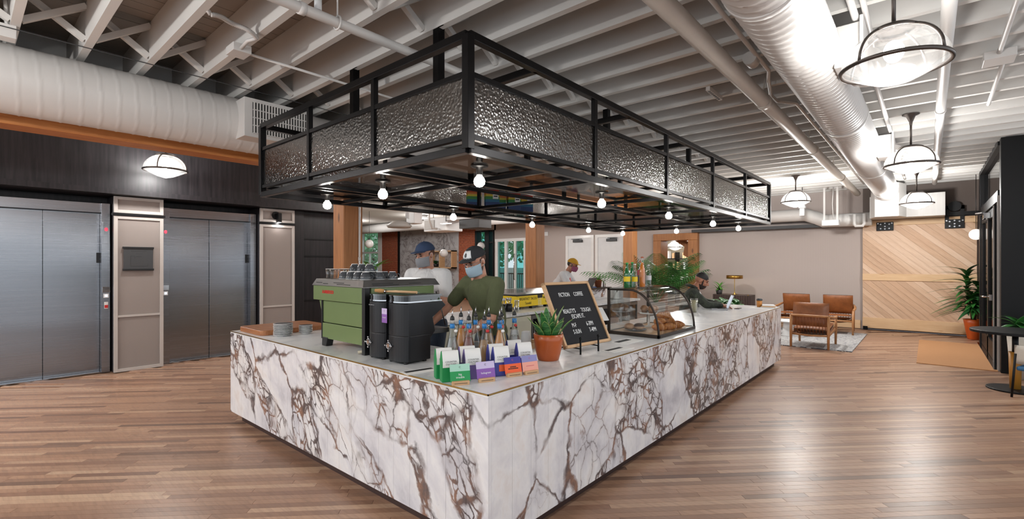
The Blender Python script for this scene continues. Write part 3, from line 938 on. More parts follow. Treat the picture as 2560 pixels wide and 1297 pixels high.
sb('rail', BM, .80, .86, 11.12, 13.14, .02, .3, dr); sb('rail', BM, .80, .86, 11.12, 13.14, 2.36, 2.5, dr)
sb('pane', M['darkglass'], .825, .835, 11.12, 13.14, .3, 2.36, dr)
h = sb('lock_case', M['chrome'], .76, .80, 11.1, 11.22, .98, 1.08, dr, .004)
MB().tube([(.78, 11.16, 1.04), (.69, 11.16, 1.04), (.69, 11.5, 1.03)], .014).build('lever', M['chrome'], h)
c = sb('closer_case', M['chrome'], .72, .80, 11.5, 11.8, 2.36, 2.46, dr, .004)
MB().bar((.72, 11.65, 2.47), (.66, 12.1, 2.49), .03, .02).bar((.66, 12.1, 2.49), (.8, 12.35, 2.5), .03, .02).build('closer_arm', M['chrome'], c)
sf2 = sroot('wall_entrance_side', 'black framed glazing right of the entrance post')
sb('frame', BM, 1.06, 1.16, 9.96, 10.08, 0, 2.95, sf2); sb('frame', BM, 1.06, 3.5, 9.96, 10.08, 2.68, 2.95, sf2)
sb('frame', BM, 1.16, 3.5, 9.96, 10.08, 2.18, 2.26, sf2); sb('frame', BM, 1.16, 3.5, 9.96, 10.08, 0, .3, sf2)
sb('pane', M['darkglass'], 1.16, 3.5, 10.01, 10.02, .3, 2.18, sf2); sb('pane', M['darkglass'], 1.16, 3.5, 10.01, 10.02, 2.26, 2.68, sf2)
struct('wall_vestibule', MB().box(3.3, 3.5, 10.2, 14.4, 0, 3.4), M['brick'])
# ------------------------------------------------------------------ ducts and pipes
def helix(y0, y1, x, z, r, pitch, h, n=40, sub=6, width=.12):
    """round duct along Y with a raised helical lock seam"""
    mb = MB(); steps = int((y1-y0)/pitch*sub)
    vs = []; fs = []
    for i in range(steps+1):
        y = y0+(y1-y0)*i/steps
        for j in range(n):
            a = 2*PI*j/n
            ph = ((y-y0)/pitch+j/n) % 1.0
            rr = r+(h if ph < width*2 else 0)
            vs.append((x+rr*math.cos(a), y, z+rr*math.sin(a)))
    for i in range(steps):
        for j in range(n):
            fs.append((i*n+j, i*n+(j+1) % n, (i+1)*n+(j+1) % n, (i+1)*n+j))
    mb.add(vs, fs, True)
    return mb
dl = thing('air_duct', 'fat white spiral air duct above the orange beam, upper left', 'duct', (-5.69, 1.5, 2.82))
helix(-3, 6.2, -5.69, 3.10, .277, .127, .0038, 56, 10, .05).build('duct_body', M['duct'], dl, True)
gb = MB().box(-5.56, -5.27, 1.92, 2.62, 2.90, 3.30).build('grille_box', M['duct'], dl, True, bevel=.004)
MB().box(-5.272, -5.262, 2.0, 2.58, 2.94, 3.26).build('grille_shadow_box', M['black'], gb, True)
for i in range(20):
    MB().box(-5.262, -5.248, 2.005+i*.0292, 2.017+i*.0292, 2.94, 3.26).build('grille_slat', M['duct'], gb, True)
for z in (2.94, 3.02, 3.10, 3.18, 3.26):
    MB().box(-5.264, -5.250, 2.0, 2.58, z-.004, z+.004).build('grille_bar', M['duct'], gb, True)
tag(MB().tube([(-5.2, -2, 3.38), (-5.2, 0, 3.36), (-5.25, 2, 3.37), (-5.3, 3.2, 3.38)], .004, 6).build('cable', M['dark_grey']),
    'thin dark cable strung beside the left duct', 'cable')

dr_ = thing('air_duct', 'long white spiral duct running to the barn door, tight ribs', 'duct', (-.69, 6, 2.96))
helix(-3, 13.5, -.69, 3.175, .210, .085, .007, 36, 5, .2).build('duct_body', M['duct'], dr_, True)
for y in (2.9, 6.2, 9.6, 12.6):
    MB().tube([(-.69, y, 3.175), (-.69, y+.05, 3.175)], .221, 36).build('collar', M['duct'], dr_, True)
for y in (4.35, 8.3):
    k = MB().box(-.52, -.36, y-.15, y+.15, 3.02, 3.32).build('takeoff', M['duct'], dr_, True, bevel=.006)
    MB().box(-.365, -.345, y-.18, y+.18, 2.99, 3.35).build('flange', M['duct'], k, True)
    MB().lathe([(.13, 0), (.14, .1), (.10, .22)], 20, tr(-.36, y+.16, 3.1) @ rotx(-PI/2)).build('boot', M['duct'], k, True)
MB().prism([(-.90, 13.4), (-.48, 13.4), (-.36, 13.8), (-1.0, 13.8)], 2.62, 3.36).build('transition', M['duct'], dr_, True, bevel=.01)
pl = tag(MB().box(-1.02, .28, 13.8, 14.28, 2.62, 3.12).build('plenum_box', m_flute('ribbed_plenum', 'C9C6C3', 'D6D3D0', 45, (1,0,0), .5), bevel=.006),
         'white ribbed plenum box at the end of the duct above the barn door', 'air plenum')

def pipe(name, pts, r, label, mat='pipe', fittings=(), cat='pipe'):
    t = thing(name, label, cat, (pts[0][0], pts[0][1], pts[0][2]-r))
    MB().tube(pts, r, 16).build('run', M[mat], t, True)
    for (p, q, rr) in fittings:
        MB().tube([p, q], rr, 16).build('coupling', M[mat], t, True)
    return t
pp = pipe('drain_pipe', [(-1.235, -3, 3.2), (-1.235, 13.6, 3.2)], .066, 'thick cream drain pipe running beside the ribbed duct', 'pipe',
     [((-1.235, y, 3.2), (-1.235, y+.09, 3.2), .074) for y in (5.2, 7.9, 10.8)])
for y in (5.2, 7.6, 9.8):
    MB().tube([(-1.235, y+.02, 3.27), (-1.215, y+.02, 3.45), (-1.21, y+.02, 3.6)], .006, 6).build('hanger_rod', M['pipe'], pp, True)
pipe('sprinkler_pipe', [(-3.08, -3, 3.255), (-3.08, 5.5, 3.255)], .034, 'white sprinkler pipe crossing above the corner of the canopy', 'duct',
     [((-3.08, 1.45, 3.255), (-3.08, 1.49, 3.255), .042)])
hk = thing('pipe_hanger', 'white ring hanger holding the sprinkler pipe', 'hanger', (-3.08, 1.72, 3.21))
MB().tube([(-3.08+.046*math.cos(a), 1.72, 3.255+.046*math.sin(a)) for a in [2*PI*i/16 for i in range(16)]], .007, 6, closed=True).build('ring', M['duct'], hk, True)
MB().tube([(-3.08, 1.72, 3.30), (-3.08, 1.72, 3.62)], .006, 6).build('rod', M['duct'], hk, True)
sp = thing('fire_sprinkler', 'white sprinkler cap rising from the ceiling pipe', 'sprinkler', (-3.08, 1.58, 3.285))
MB().tube([(-3.08, 1.58, 3.285), (-3.08, 1.58, 3.37)], .024, 12).build('body', M['white'], sp, True)
MB().tube([(-3.08, 1.58, 3.37), (-3.08, 1.58, 3.40)], .014, 10).build('brass_neck', M['brass'], sp, True)
cb = thing('conduit', 'thin white conduit with junction box crossing the joists near the left duct', 'conduit', (-4.36, 1.56, 3.33))
MB().tube([(-4.36, 1.6, 3.372), (-4.36, 3.4, 3.372), (-4.36, 6.0, 3.372)], .012, 8).build('run', M['duct'], cb, True)
MB().box(-4.43, -4.26, 1.47, 1.61, 3.335, 3.40).build('junction_box', M['duct'], cb, True, bevel=.004)
MB().tube([(-4.27, 1.53, 3.36), (-4.1, 1.52, 3.37), (-4.0, 1.55, 3.37)], .015, 8).build('elbow', M['duct'], cb, True)
fx = []
for i in range(60):
    t = i/59; p = (-4.0+.02*math.sin(t*9)+.08*t, 1.55-.35*t, 3.37+.03*math.sin(t*PI)+.02*t)
    fx.append(p)
MB().tube(fx, [.015 if i % 2 else .0195 for i in range(60)], 8).build('flexible_hose', M['duct'], cb, True)
MB().tube([fx[-1], (-3.9, 1.17, 3.42), (-3.8, 1.16, 3.6), (-3.7, 1.15, 3.7)], .016, 8).build('upper_run', M['duct'], cb, True)
jb = thing('junction_box', 'white junction box on the edge of the leftmost joist at the top left corner', 'electrical box', (-5.27, .25, 3.33))
MB().box(-5.36, -5.24, .16, .30, 3.30, 3.40).build('box', M['duct'], jb, True, bevel=.004)
MB().tube([(-5.28, .25, 3.40), (-5.27, .24, 3.62)], .012, 8).build('stub', M['duct'], jb, True)
pipe('sprinkler_pipe', [(.105, -3, 3.29), (.105, 13.6, 3.29)], .042, 'glossy white pipe right of the pendant lamps', 'duct',
     [((.105, y, 3.29), (.105, y+.06, 3.29), .05) for y in (3.3, 7.1, 10.6)])
cr = pipe('conduit', [(.455, 3.6, 3.375), (.455, 5.75, 3.375)], .018, 'short white conduit at the top right corner ending at a box', 'duct', cat='conduit')
MB().box(.36, .56, 5.75, 5.98, 3.33, 3.40).build('junction_box', M['duct'], cr, True, bevel=.004)
MB().tube([(.5, 5.98, 3.37), (.51, 7.55, 3.37)], .018, 8).build('second_run', M['duct'], cr, True)
MB().tube([(.56, 5.87, 3.37), (1.6, 5.87, 3.37)], .018, 8).build('side_run', M['duct'], cr, True)
pipe('conduit', [(-.40, 2.5, 3.36), (-.365, 13, 3.36)], .022, 'white conduit just right of the ribbed duct', 'duct', cat='conduit')
pipe('conduit', [(-.33, 2.5, 3.375), (-.34, 5.9, 3.375)], .018, 'short white conduit behind the nearest pendant lamp', 'duct', cat='conduit')
c2 = pipe('conduit', [(-1.1, 1.5, 3.375), (-1.11, 4.9, 3.375), (-1.16, 5.1, 3.36), (-1.25, 5.6, 3.36), (-1.24, 5.85, 3.36), (-1.1, 6.05, 3.36), (-1.08, 13.2, 3.36)], .018,
     'bent white conduit running between drain pipe and ribbed duct', 'duct', cat='conduit')
MB().tube([(-1.16, 4.45, 3.36), (-1.16, 4.58, 3.36)], .055, 14).build('round_box', M['duct'], c2, True)
# dark service lines and a strut between the joists
for i, y in enumerate((5.18, 5.27, 5.58, 5.66)):
    pipe('service_line', [(-5.8, y, 3.50), (-1.3, y, 3.50)], .014, 'dark pipe between ceiling joists beyond the canopy, number %s toward the back' % ('one', 'two', 'three', 'four')[i], 'bronze')
st_ = tag(MB().box(-1.72, -1.68, 5.02, 5.42, 3.36, 3.40).build('strut_channel', M['duct']), 'short white slotted strut under the joists beyond the canopy', 'strut')
mb = MB()
for i in range(7): mb.box(-1.712, -1.688, 5.05+i*.05, 5.08+i*.05, 3.358, 3.3605)
mb.build('slots', M['black'], st_)
# far horizontal ducts
pipe('air_duct', [(-4.6, 14.12, 2.82), (-2.35, 14.12, 2.82), (-2.1, 14.12, 2.72), (-1.95, 14.12, 2.64), (-1.0, 14.12, 2.64)], .16, 'white horizontal duct on the taupe wall left of the barn door', 'duct', cat='duct')
tag(MB().box(-5.3, -1.9, 14.25, 14.49, 2.50, 2.58).build('duct_shadow_band', M['dark_grey']), 'dark band standing in for the shadow under the horizontal duct on the taupe wall', 'shadow band')  # dark strip in place of the shadow that the duct casts
hu = thing('hanging_unit', 'white box unit hung on slotted straps left of the barn door', 'ceiling unit', (-1.75, 13.6, 2.48))
MB().box(-1.92, -1.58, 13.5, 13.75, 2.48, 2.62).build('case', M['white'], hu, True, bevel=.01)
for x in (-1.88, -1.62):
    MB().box(x-.02, x+.02, 13.6, 13.62, 2.62, 3.4).build('strap', M['duct'], hu, True)
MB().tube([(-1.7, 13.62, 2.6), (-1.72, 13.62, 3.0), (-1.7, 13.62, 3.4)], .012, 8).build('cable', M['duct'], hu, True)
ht = thing('trap_pipe', 'white looped trap pipe beside the barn door top', 'pipe', (-1.22, 13.9, 2.46))
MB().tube([(-1.32, 13.9, 2.75), (-1.32, 13.9, 2.52), (-1.29, 13.9, 2.47), (-1.16, 13.9, 2.47), (-1.13, 13.9, 2.52), (-1.13, 13.9, 2.75)], .035, 10).build('loop', M['duct'], ht, True)
sn = thing('ceiling_sensor', 'small white sensor hanging on a wire near the back wall', 'sensor', (-2.28, 13.2, 2.72))
MB().box(-2.32, -2.22, 13.15, 13.25, 2.72, 2.90).box(-2.34, -2.20, 13.13, 13.27, 2.9, 2.97).build('case', M['white'], sn, True, bevel=.01)
MB().tube([(-2.27, 13.2, 2.97), (-2.27, 13.2, 3.4)], .008, 6).build('wire', M['dark_grey'], sn, True)
pipe('air_duct', [(-24.5, 12.6, 3.17), (-6.5, 12.6, 3.17)], .2, 'white duct under the ceiling of the room behind the bar', 'duct', cat='duct')

# ------------------------------------------------------------------ pendant lamps
def pendant(label, x, y, zr, ztop, group='ribbed glass pendant lamps', power=None):
    t = thing('pendant_lamp', label, 'lamp', (x, y, zr), 0, group)
    G = M['grey_lamp']
    prof = [(.262, 0)]
    for i in range(1, 11):
        a = R_(8+i*6.2); prof.append((.262*math.cos(a)*1.0, .225*math.sin(a)))
    MB().lathe(prof, 96, ridge=.011).build('glass_dome', M['lampglass'], t)
    MB().lathe([(.25, -.004), (.2, -.035), (.1, -.085), (.003, -.112)], 72, ridge=.008).build('glass_lens', M['lamplens'], t)
    MB().tube([(.264*math.cos(2*PI*i/48), .264*math.sin(2*PI*i/48), 0) for i in range(48)], .0125, 8, closed=True).build('rim', G, t)
    for k in range(4):
        a = PI/4+k*PI/2+.2; c, s = math.cos(a), math.sin(a)
        MB().tube([(r*1.02*c, r*1.02*s, z+.004) for r, z in prof], .009, 6).build('strap', G, t)
    MB().lathe([(.001, .235), (.10, .232), (.125, .215), (.128, .20), (.10, .208)], 24).build('cap', G, t)
    MB().tube([(0, 0, .23), (0, 0, ztop-zr)], .0115, 10).build('rod', G, t)
    MB().lathe([(.012, ztop-zr-.14), (.018, ztop-zr-.10), (.045, ztop-zr-.03), (.085, ztop-zr-.012), (.085, ztop-zr)], 20).build('ceiling_plate', G, t)
    MB().ellip((0, 0, .09), (.052, .052, .065)).build('bulb', M['lampbulb'], t)
    pointlight('lamp_light', t, (0, 0, .03), power or LAMP_W, .10)
    return t
pendant('large ribbed glass pendant lamp nearest the camera, top right', -.155, 3.66, 2.77, 3.4, power=LAMP_W*.4)
pendant('ribbed glass pendant lamp in the middle of the right row', -.157, 7.55, 2.78, 3.4, power=LAMP_W*.75)
pendant('ribbed glass pendant lamp farthest down the right row, before the plenum box', -.17, 12.3, 2.76, 3.4, power=LAMP_W*1.25)
pendant('ribbed glass pendant lamp beyond the far end of the canopy', -2.06, 11.3, 2.85, 3.4, power=LAMP_W*1.5)
pendant('ribbed glass pendant lamp before the black wall above the elevators', -8.3, 1.97, 2.93, 3.42, power=LAMP_W*.8)
# the rows go on behind the camera; other unseen lamps are added for fill light
pendant('ribbed glass pendant lamp beyond the canopy, half hidden by its glass', -4.4, 11.3, 2.85, 3.4, power=LAMP_W*1.4)
for i, (x, y) in enumerate(((-.155, -.25), (-3.6, -1.7), (-8.3, -1.6), (-6.9, -2.6), (2.4, 1.9), (2.4, 6.2))):
    pendant(('ribbed glass pendant lamp right behind the camera', 'ribbed glass pendant lamp added behind the camera for fill light, before the bar front', 'ribbed glass pendant lamp outside the photo left of the elevators', 'ribbed glass pendant lamp added out of view for fill light near the lobby front', 'ribbed glass pendant lamp added out of view for fill light on the right, near', 'ribbed glass pendant lamp added out of view for fill light on the right, far')[i], x, y, 2.77, 3.4, power=LAMP_W*(.7, 2.1, 1.6, 1.9, .22, .25)[i])

# ------------------------------------------------------------------ hanging steel and glass canopy
cx0, cx1, cy0, cy1 = -4.6, -1.9, 1.83, 8.4
cp = thing('hanging_canopy', 'black steel canopy with hammered glass panels hung over the coffee bar', 'canopy', (-3.25, 5.1, 2.2))
BS = M['black_steel']
def cbar(nm, a, b, w=.042, par=cp): return MB().bar(a, b, w).build(nm, BS, par, True, bevel=.002)
ys = [cy0+k*(cy1-cy0)/5 for k in range(6)]; xs = [cx0+k*(cx1-cx0)/3 for k in range(4)]
zb, zg, zm, zt = 2.222, 2.292, 2.635, 2.845
for z in (zb, zg, zm, zt):
    w = .045 if z in (zb, zt) else .03
    for y in (cy0, cy1): cbar('rail', (cx0, y, z), (cx1, y, z), w)
    for x in (cx0, cx1): cbar('rail', (x, cy0, z), (x, cy1, z), w)
for x in xs:
    for y in (cy0, cy1): cbar('post', (x, y, zb), (x, y, zt), .05 if x in (cx0, cx1) else .036)
for y in ys[1:-1]:
    for x in (cx0, cx1): cbar('post', (x, y, zb), (x, y, zt), .036)
for i in range(3):
    for y in (cy0, cy1):
        MB().box(xs[i]+.02, xs[i+1]-.02, y-.003, y+.003, zg+.012, zm-.012).build('glass_panel', M['rainglass'], cp, True)
for i in range(5):
    for x in (cx0, cx1):
        MB().box(x-.003, x+.003, ys[i]+.02, ys[i+1]-.02, zg+.012, zm-.012).build('glass_panel', M['rainglass'], cp, True)
ix0, ix1, iy0, iy1 = cx0+.77, cx1-.77, cy0+.77, cy1-.77
for z in (zb, 2.42):
    for y in (iy0, iy1): cbar('inner_rail', (ix0, y, z), (ix1, y, z), .036)
    for x in (ix0, ix1): cbar('inner_rail', (x, iy0, z), (x, iy1, z), .036)
iys = [iy0+k*(iy1-iy0)/4 for k in range(5)]
for y in iys:
    for x in (ix0, ix1): cbar('inner_post', (x, y, zb), (x, y, 2.42), .032)
for y in ys[1:-1]:
    cbar('cross_bar', (cx0, y, zb), (ix0, y, zb), .032); cbar('cross_bar', (ix1, y, zb), (cx1, y, zb), .032)
for x in xs[1:-1]:
    cbar('cross_bar', (x, cy0, zb), (x, iy0, zb), .032); cbar('cross_bar', (x, iy1, zb), (x, cy1, zb), .032)
for x, y in ((ix0, iy0), (ix1, iy0), (ix0, iy1), (ix1, iy1)):
    ox = cx0 if x == ix0 else cx1; oy = cy0 if y == iy0 else cy1
    cbar('cross_bar', (x, y, zb), (ox, y, zb), .032); cbar('cross_bar', (x, y, zb), (x, oy, zb), .032)
for k in range(1, 4):
    cbar('inner_cross_bar', (ix0, iys[k], zb), (ix1, iys[k], zb), .03)
shelfm = glassy('smoked_shelf_glass', (.55,.54,.53), .03, .06, edge=.16)
for (a, b_, c, d) in ((cx0, cx1, cy0, iy0), (cx0, cx1, iy1, cy1), (cx0, ix0, iy0, iy1), (ix1, cx1, iy0, iy1)):
    MB().box(a+.02, b_-.02, c+.02, d-.02, zb+.024, zb+.032).build('shelf_glass', shelfm, cp, True)
for y in (2.44, 3.72, 5.0, 6.28, 7.57):
    cbar('top_cross_bar', (cx0, y, zt), (cx1, y, zt), .045)
for y in (2.44, 5.005, 7.57):
    for x in (-4.06, -2.86):
        MB().box(x-.032, x+.032, y-.032, y+.032, 2.86, 3.58).build('hanger_post', BS, cp, True, bevel=.002)
        MB().box(x+.03, x+.09, y-.036, y-.024, 3.40, 3.58).build('hanger_bracket', BS, cp, True)
# bare bulbs under the shelf glass
def bare_bulb(x, y, label):
    t = thing('canopy_bulb', label, 'light bulb', (x, y, zb+.02), 0, 'bare bulbs under the canopy')
    MB().lathe([(.001, .004), (.055, .004), (.06, 0), (.055, -.008), (.022, -.012), (.022, -.055), (.018, -.06)], 16).build('socket', M['black'], t)
    MB().lathe([(.016, -.058), (.02, -.068), (.031, -.08), (.038, -.10), (.034, -.122), (.02, -.136), (.001, -.14)], 16).build('glass', M['bulb'], t)
    pointlight('bulb_light', t, (0, 0, -.10), BULB_W, .038)
for i, y in enumerate((2.27, 3.85, 5.35, 6.85, 8.03)):
    nm = ('first', 'second', 'third', 'fourth', 'fifth')[i]
    bare_bulb(-2.25, y, '%s bare lit bulb along the canopy side above the pastry case, counted from the camera' % nm)
    bare_bulb(-4.25, y, '%s bare lit bulb along the canopy side above the back counter, counted from the camera' % nm)
bare_bulb(-3.25, 2.2, 'bare lit bulb in the middle of the canopy end above the espresso machine')
bare_bulb(-3.25, 8.05, 'bare lit bulb in the middle of the far canopy end')
sl = thing('spot_light', 'small clear filament bulb on the canopy top near its front corner', 'light bulb', (-2.12, 2.03, 2.86))
MB().tube([(-2.12, 2.03, 2.62), (-2.12, 2.03, 2.72)], .02, 10).build('socket', M['black'], sl, True)
MB().ellip((-2.12, 2.03, 2.76), (.03, .03, .045)).build('bulb', M['glass'], sl, True)

# bags stored on the canopy shelf
rb = [lin('7D7F86'), lin('B5402C'), lin('CF7A3A'), lin('C9B93C'), lin('3F8A45'), lin('2B6A8C'), lin('27406F')]
M['rainbow'] = m_pattern('rainbow_bag', [(0, rb[6]), (.30, rb[5]), (.42, rb[4]), (.55, rb[3]), (.64, rb[2]), (.74, rb[1]), (.86, rb[0])], (1,1,1))
def rain_bag(x, y, rz, label, sticker):
    t = thing('coffee_bag', label, 'coffee bag', (x, y, zb+.033), rz, 'rainbow striped bags on the canopy shelf')
    MB().prism([(-.045, 0), (.045, 0), (.048, .19), (.006, .27), (-.006, .27), (-.048, .19)], -.085, .085, axis='x').build('pouch', M['rainbow'], t, bevel=.006)
    if sticker:
        l = MB().box(.0, .07, -.0535, -.052, .12, .19, tr(0, .004, 0)).build('sticker', M['paper'], t)
        MB().box(.012, .058, -.0545, -.0535, .145, .158, tr(0, .004, 0)).build('sticker_bar', M['ink'], l)
for i, (x, y, st) in enumerate(((-4.18, 4.12, 0), (-4.02, 4.27, 1), (-4.16, 4.55, 0), (-4.02, 4.68, 1), (-4.02, 4.93, 1))):
    rain_bag(x, y, R_(58), '%s rainbow striped coffee bag from the left on the canopy shelf' % ('first', 'second', 'third', 'fourth', 'fifth')[i], st)
random.seed(3)
def crumple(x, y, s, label):
    mb = MB(); vs = []
    mb.ellip((0, 0, s*.9), (s, s*.6, s), n=9, m=6)
    mb.v = [Vector((p.x*(1+random.uniform(-.3, .3)), p.y*(1+random.uniform(-.3, .3)), max(0, p.z*(1+random.uniform(-.25, .25))))) for p in mb.v]
    mb.s = [False]*len(mb.s)
    o = mb.build('paper_bundle', M['paper']); o.location = (x, y, zb+.033)
    tag(o, label, 'paper')
crumple(-2.95+.55, 3.75, .085, 'smaller crumpled white paper bundle on the canopy shelf')
crumple(-2.42, 4.1, .11, 'larger crumpled white paper bundle on the canopy shelf')
# ------------------------------------------------------------------ marble bar counter
ZT = .91
bar = thing('bar_counter', 'long L-shaped coffee bar clad in white marble with brown veins', 'counter', (-1.74, 1.82, 0))
poly = [(-5.35, 1.82), (-1.74, 1.82), (-1.74, 8.44), (-3.0, 8.44), (-3.0, 8.05), (-2.72, 8.05), (-2.72, 2.6), (-5.35, 2.6)]
MB().prism(poly, .892, ZT).build('worktop', M['worktop'], bar, True, bevel=.0015)
inner = [(-5.33, 1.845), (-1.765, 1.845), (-1.765, 8.415), (-2.98, 8.415), (-2.98, 8.1), (-2.66, 8.1), (-2.66, 2.54), (-5.33, 2.54)]
MB().prism(inner, .11, .892).build('carcass', M['white'], bar, True)
tk = [(-5.27, 1.9), (-1.82, 1.9), (-1.82, 8.36), (-2.9, 8.36), (-2.9, 8.15), (-2.64, 8.15), (-2.64, 2.5), (-5.27, 2.5)]
MB().prism(tk, 0.0, .11).build('toe_kick', M['toekick'], bar, True)
e = .003
MB().box(-5.35-e, -1.74+e, 1.82-e, 1.82+.002, .9035, .9115).build('brass_edge', M['brass'], bar, True)
MB().box(-1.742, -1.74+e, 1.82-e, 8.44+e, .9035, .9115).build('brass_edge', M['brass'], bar, True)
MB().box(-5.35-e, -5.348, 1.82, 2.6, .9035, .9115).build('brass_edge', M['brass'], bar, True)
PWD = .1663; g = .0008
x = -1.74; k = 0
while x > -5.35+.01:
    x2 = max(x-PWD, -5.35)
    MB().box(x2+g, x-(g if k else 0), 1.82, 1.846, .10, .892).build('marble_panel', M['marble'], bar, True); x = x2; k += 1
y = 1.846
while y < 8.44-.01:
    y2 = min(y+PWD, 8.44)
    MB().box(-1.766, -1.74, y+g, y2-g, .10, .892).build('marble_panel', M['marble'], bar, True); y = y2
MB().box(-5.35, -5.324, 1.847, 2.6, .10, .892).build('marble_panel', M['marble'], bar, True)
MB().box(-3.0, -1.767, 8.414, 8.44, .10, .892).build('marble_panel', M['marble'], bar, True)

# ------------------------------------------------------------------ board and plates
mb = MB(); bp = []
bx0_, bx1_, by0_, by1_, rr = -5.30, -4.74, 1.875, 2.56, .06
for (cx, cy, a0) in ((bx1_-rr, by0_+rr, -90), (bx1_-rr, by1_-rr, 0), (bx0_+rr, by1_-rr, 90), (bx0_+rr, by0_+rr, 180)):
    for i in range(6): bp.append((cx+rr*math.cos(R_(a0+i*18)), cy+rr*math.sin(R_(a0+i*18))))
tag(mb.prism(bp, ZT, ZT+.048).build('serving_board', M['board'], bevel=.006), 'thick wooden serving board on the left end of the bar', 'cutting board')
ORD = ['first', 'second', 'third', 'fourth', 'fifth', 'sixth', 'seventh', 'eighth', 'ninth', 'tenth', 'eleventh', 'twelfth']
def plate_mesh(r):
    return MB().lathe([(.001, .003), (r*.55, .003), (r*.6, 0), (r*.62, .002), (r*.95, .010), (r, .012), (r, .0145), (r*.93, .0145), (r*.62, .007), (.001, .007)], 32)
for (px, py, r, n, nm) in ((-4.63, 2.03, .086, 10, 'taller'), (-4.60, 2.235, .063, 7, 'shorter')):
    first = None
    for i in range(n):
        lab = '%s plate from the bottom of the %s stack beside the serving board' % (ORD[i], nm)
        if first is None:
            t = thing('plate', lab, 'plate', (px, py, ZT), 0, 'stacked plates on the bar'); first = t
            plate_mesh(r).build('dish', M['white_gloss'], t)
            MB().disc(r*.93, .0147, 32).build('dark_well', M['dark_grey'], t)
        else:
            dup(first, (px+random.uniform(-.002, .002), py+random.uniform(-.002, .002), ZT+i*.0115), random.random(), lab)

# ------------------------------------------------------------------ espresso machine
em = thing('espresso_machine', 'sage green espresso machine with red lettering on the bar', 'coffee machine', (-3.55, 2.33, ZT))
GP = M['green_paint']
def eb(nm, m, x0, x1, y0, y1, z0, z1, bev=.003, par=em): return MB().box(x0, x1, y0, y1, z0, z1).build(nm, m, par, True, bevel=bev)
eb('body', M['black_metal'], -3.86, -3.22, 2.06, 2.58, .985, 1.42)
eb('upper_back_panel', GP, -3.95, -3.205, 1.985, 2.04, 1.292, 1.412)
def trap(nm, z0, z1, xa0, xb0, xa1, xb1, y):
    MB().prism([(xa0, z0), (xb0, z0), (xb1, z1), (xa1, z1)], y, y+.03, axis='y').build(nm, GP, em, True, bevel=.003)
trap('middle_back_panel', 1.108, 1.286, -3.83, -3.20, -3.90, -3.20, 2.012)
trap('lower_back_panel', .975, 1.102, -3.83, -3.205, -3.83, -3.205, 2.004)
eb('side_panel', GP, -3.20, -3.18, 2.05, 2.66, 1.30, 1.41)
eb('side_panel', GP, -3.94, -3.92, 2.05, 2.66, 1.30, 1.41)
eb('black_post', M['black'], -3.205, -3.165, 1.985, 2.03, .91, 1.412)
eb('black_post', M['black'], -3.845, -3.83, 2.0, 2.03, .97, 1.29)
MB().prism([(-3.835, .912), (-3.765, .912), (-3.74, .985), (-3.83, .985)], 2.0, 2.06, axis='y').build('foot', M['black'], em, True, bevel=.004)
MB().prism([(-3.835, .912), (-3.765, .912), (-3.74, .985), (-3.83, .985)], 2.5, 2.56, axis='y').build('foot', M['black'], em, True, bevel=.004)
MB().prism([(-3.28, .912), (-3.21, .912), (-3.2, .985), (-3.29, .985)], 2.5, 2.56, axis='y').build('foot', M['black'], em, True, bevel=.004)
ts = M['chrome']
tray = MB().add([(-3.96,1.975,1.412),(-3.17,1.975,1.412),(-3.17,2.72,1.412),(-3.96,2.72,1.412),(-3.93,2.0,1.468),(-3.20,2.0,1.468),(-3.20,2.69,1.468),(-3.93,2.69,1.468)],
         [(0,1,5,4),(1,2,6,5),(2,3,7,6),(3,0,4,7),(3,2,1,0),(4,5,6,7)]).build('cup_rail', P('machine_steel', '8F8D8C', .3, .9), em, True, bevel=.004)
mb = MB()
for (a, b_, z) in ((-3.90,-3.80,1.437),(-3.62,-3.46,1.44),(-3.56,-3.36,1.428),(-3.78,-3.70,1.43)):
    yy = 1.975+.025*(z-1.412)/.056-.001; mb.box(a, b_, yy, yy+.004, z-.003, z+.003)
for (a, b_, z) in ((2.06,2.25,1.44),(2.06,2.3,1.428),(2.4,2.52,1.434)):
    xx = -3.17-.03*(z-1.412)/.056; mb.box(xx-.003, xx+.001, a, b_, z-.003, z+.003)
mb.build('vent_slots', M['ink'], cup_parent if False else tray, True)
text('lettering', 'LA MARZOCCO', .034, M['red'], em, (-3.705+3.55, 1.984-2.33, 1.362-ZT), None, sx=.74, ext=.001, bold=.0016)
eb('drip_tray', P('tray_steel', '7B7A79', .3, .9), -3.88, -3.21, 2.5, 2.86, .99, 1.03)
for gx in (-3.72, -3.4):
    h = MB().tube([(gx, 2.68, 1.18), (gx, 2.68, 1.30)], .045, 16).tube([(gx, 2.5, 1.33), (gx, 2.68, 1.28)], .04, 12).build('group_head', ts, em, True)
    MB().tube([(gx, 2.68, 1.15), (gx, 2.68, 1.18)], .05, 16).tube([(gx, 2.72, 1.16), (gx, 2.9, 1.15)], .014, 10).build('portafilter', M['black'], h, True)
MB().tube([(-3.26, 2.75, 1.35), (-3.25, 2.8, 1.2), (-3.24, 2.84, 1.05)], .006, 8).build('steam_wand', ts, em, True)
MB().tube([(-3.24, 2.12, .99), (-3.2, 2.06, .935), (-3.25, 1.98, .925)], .012, 8).build('drain_hose', P('hose_beige', 'B9AE98', .6), em, True)

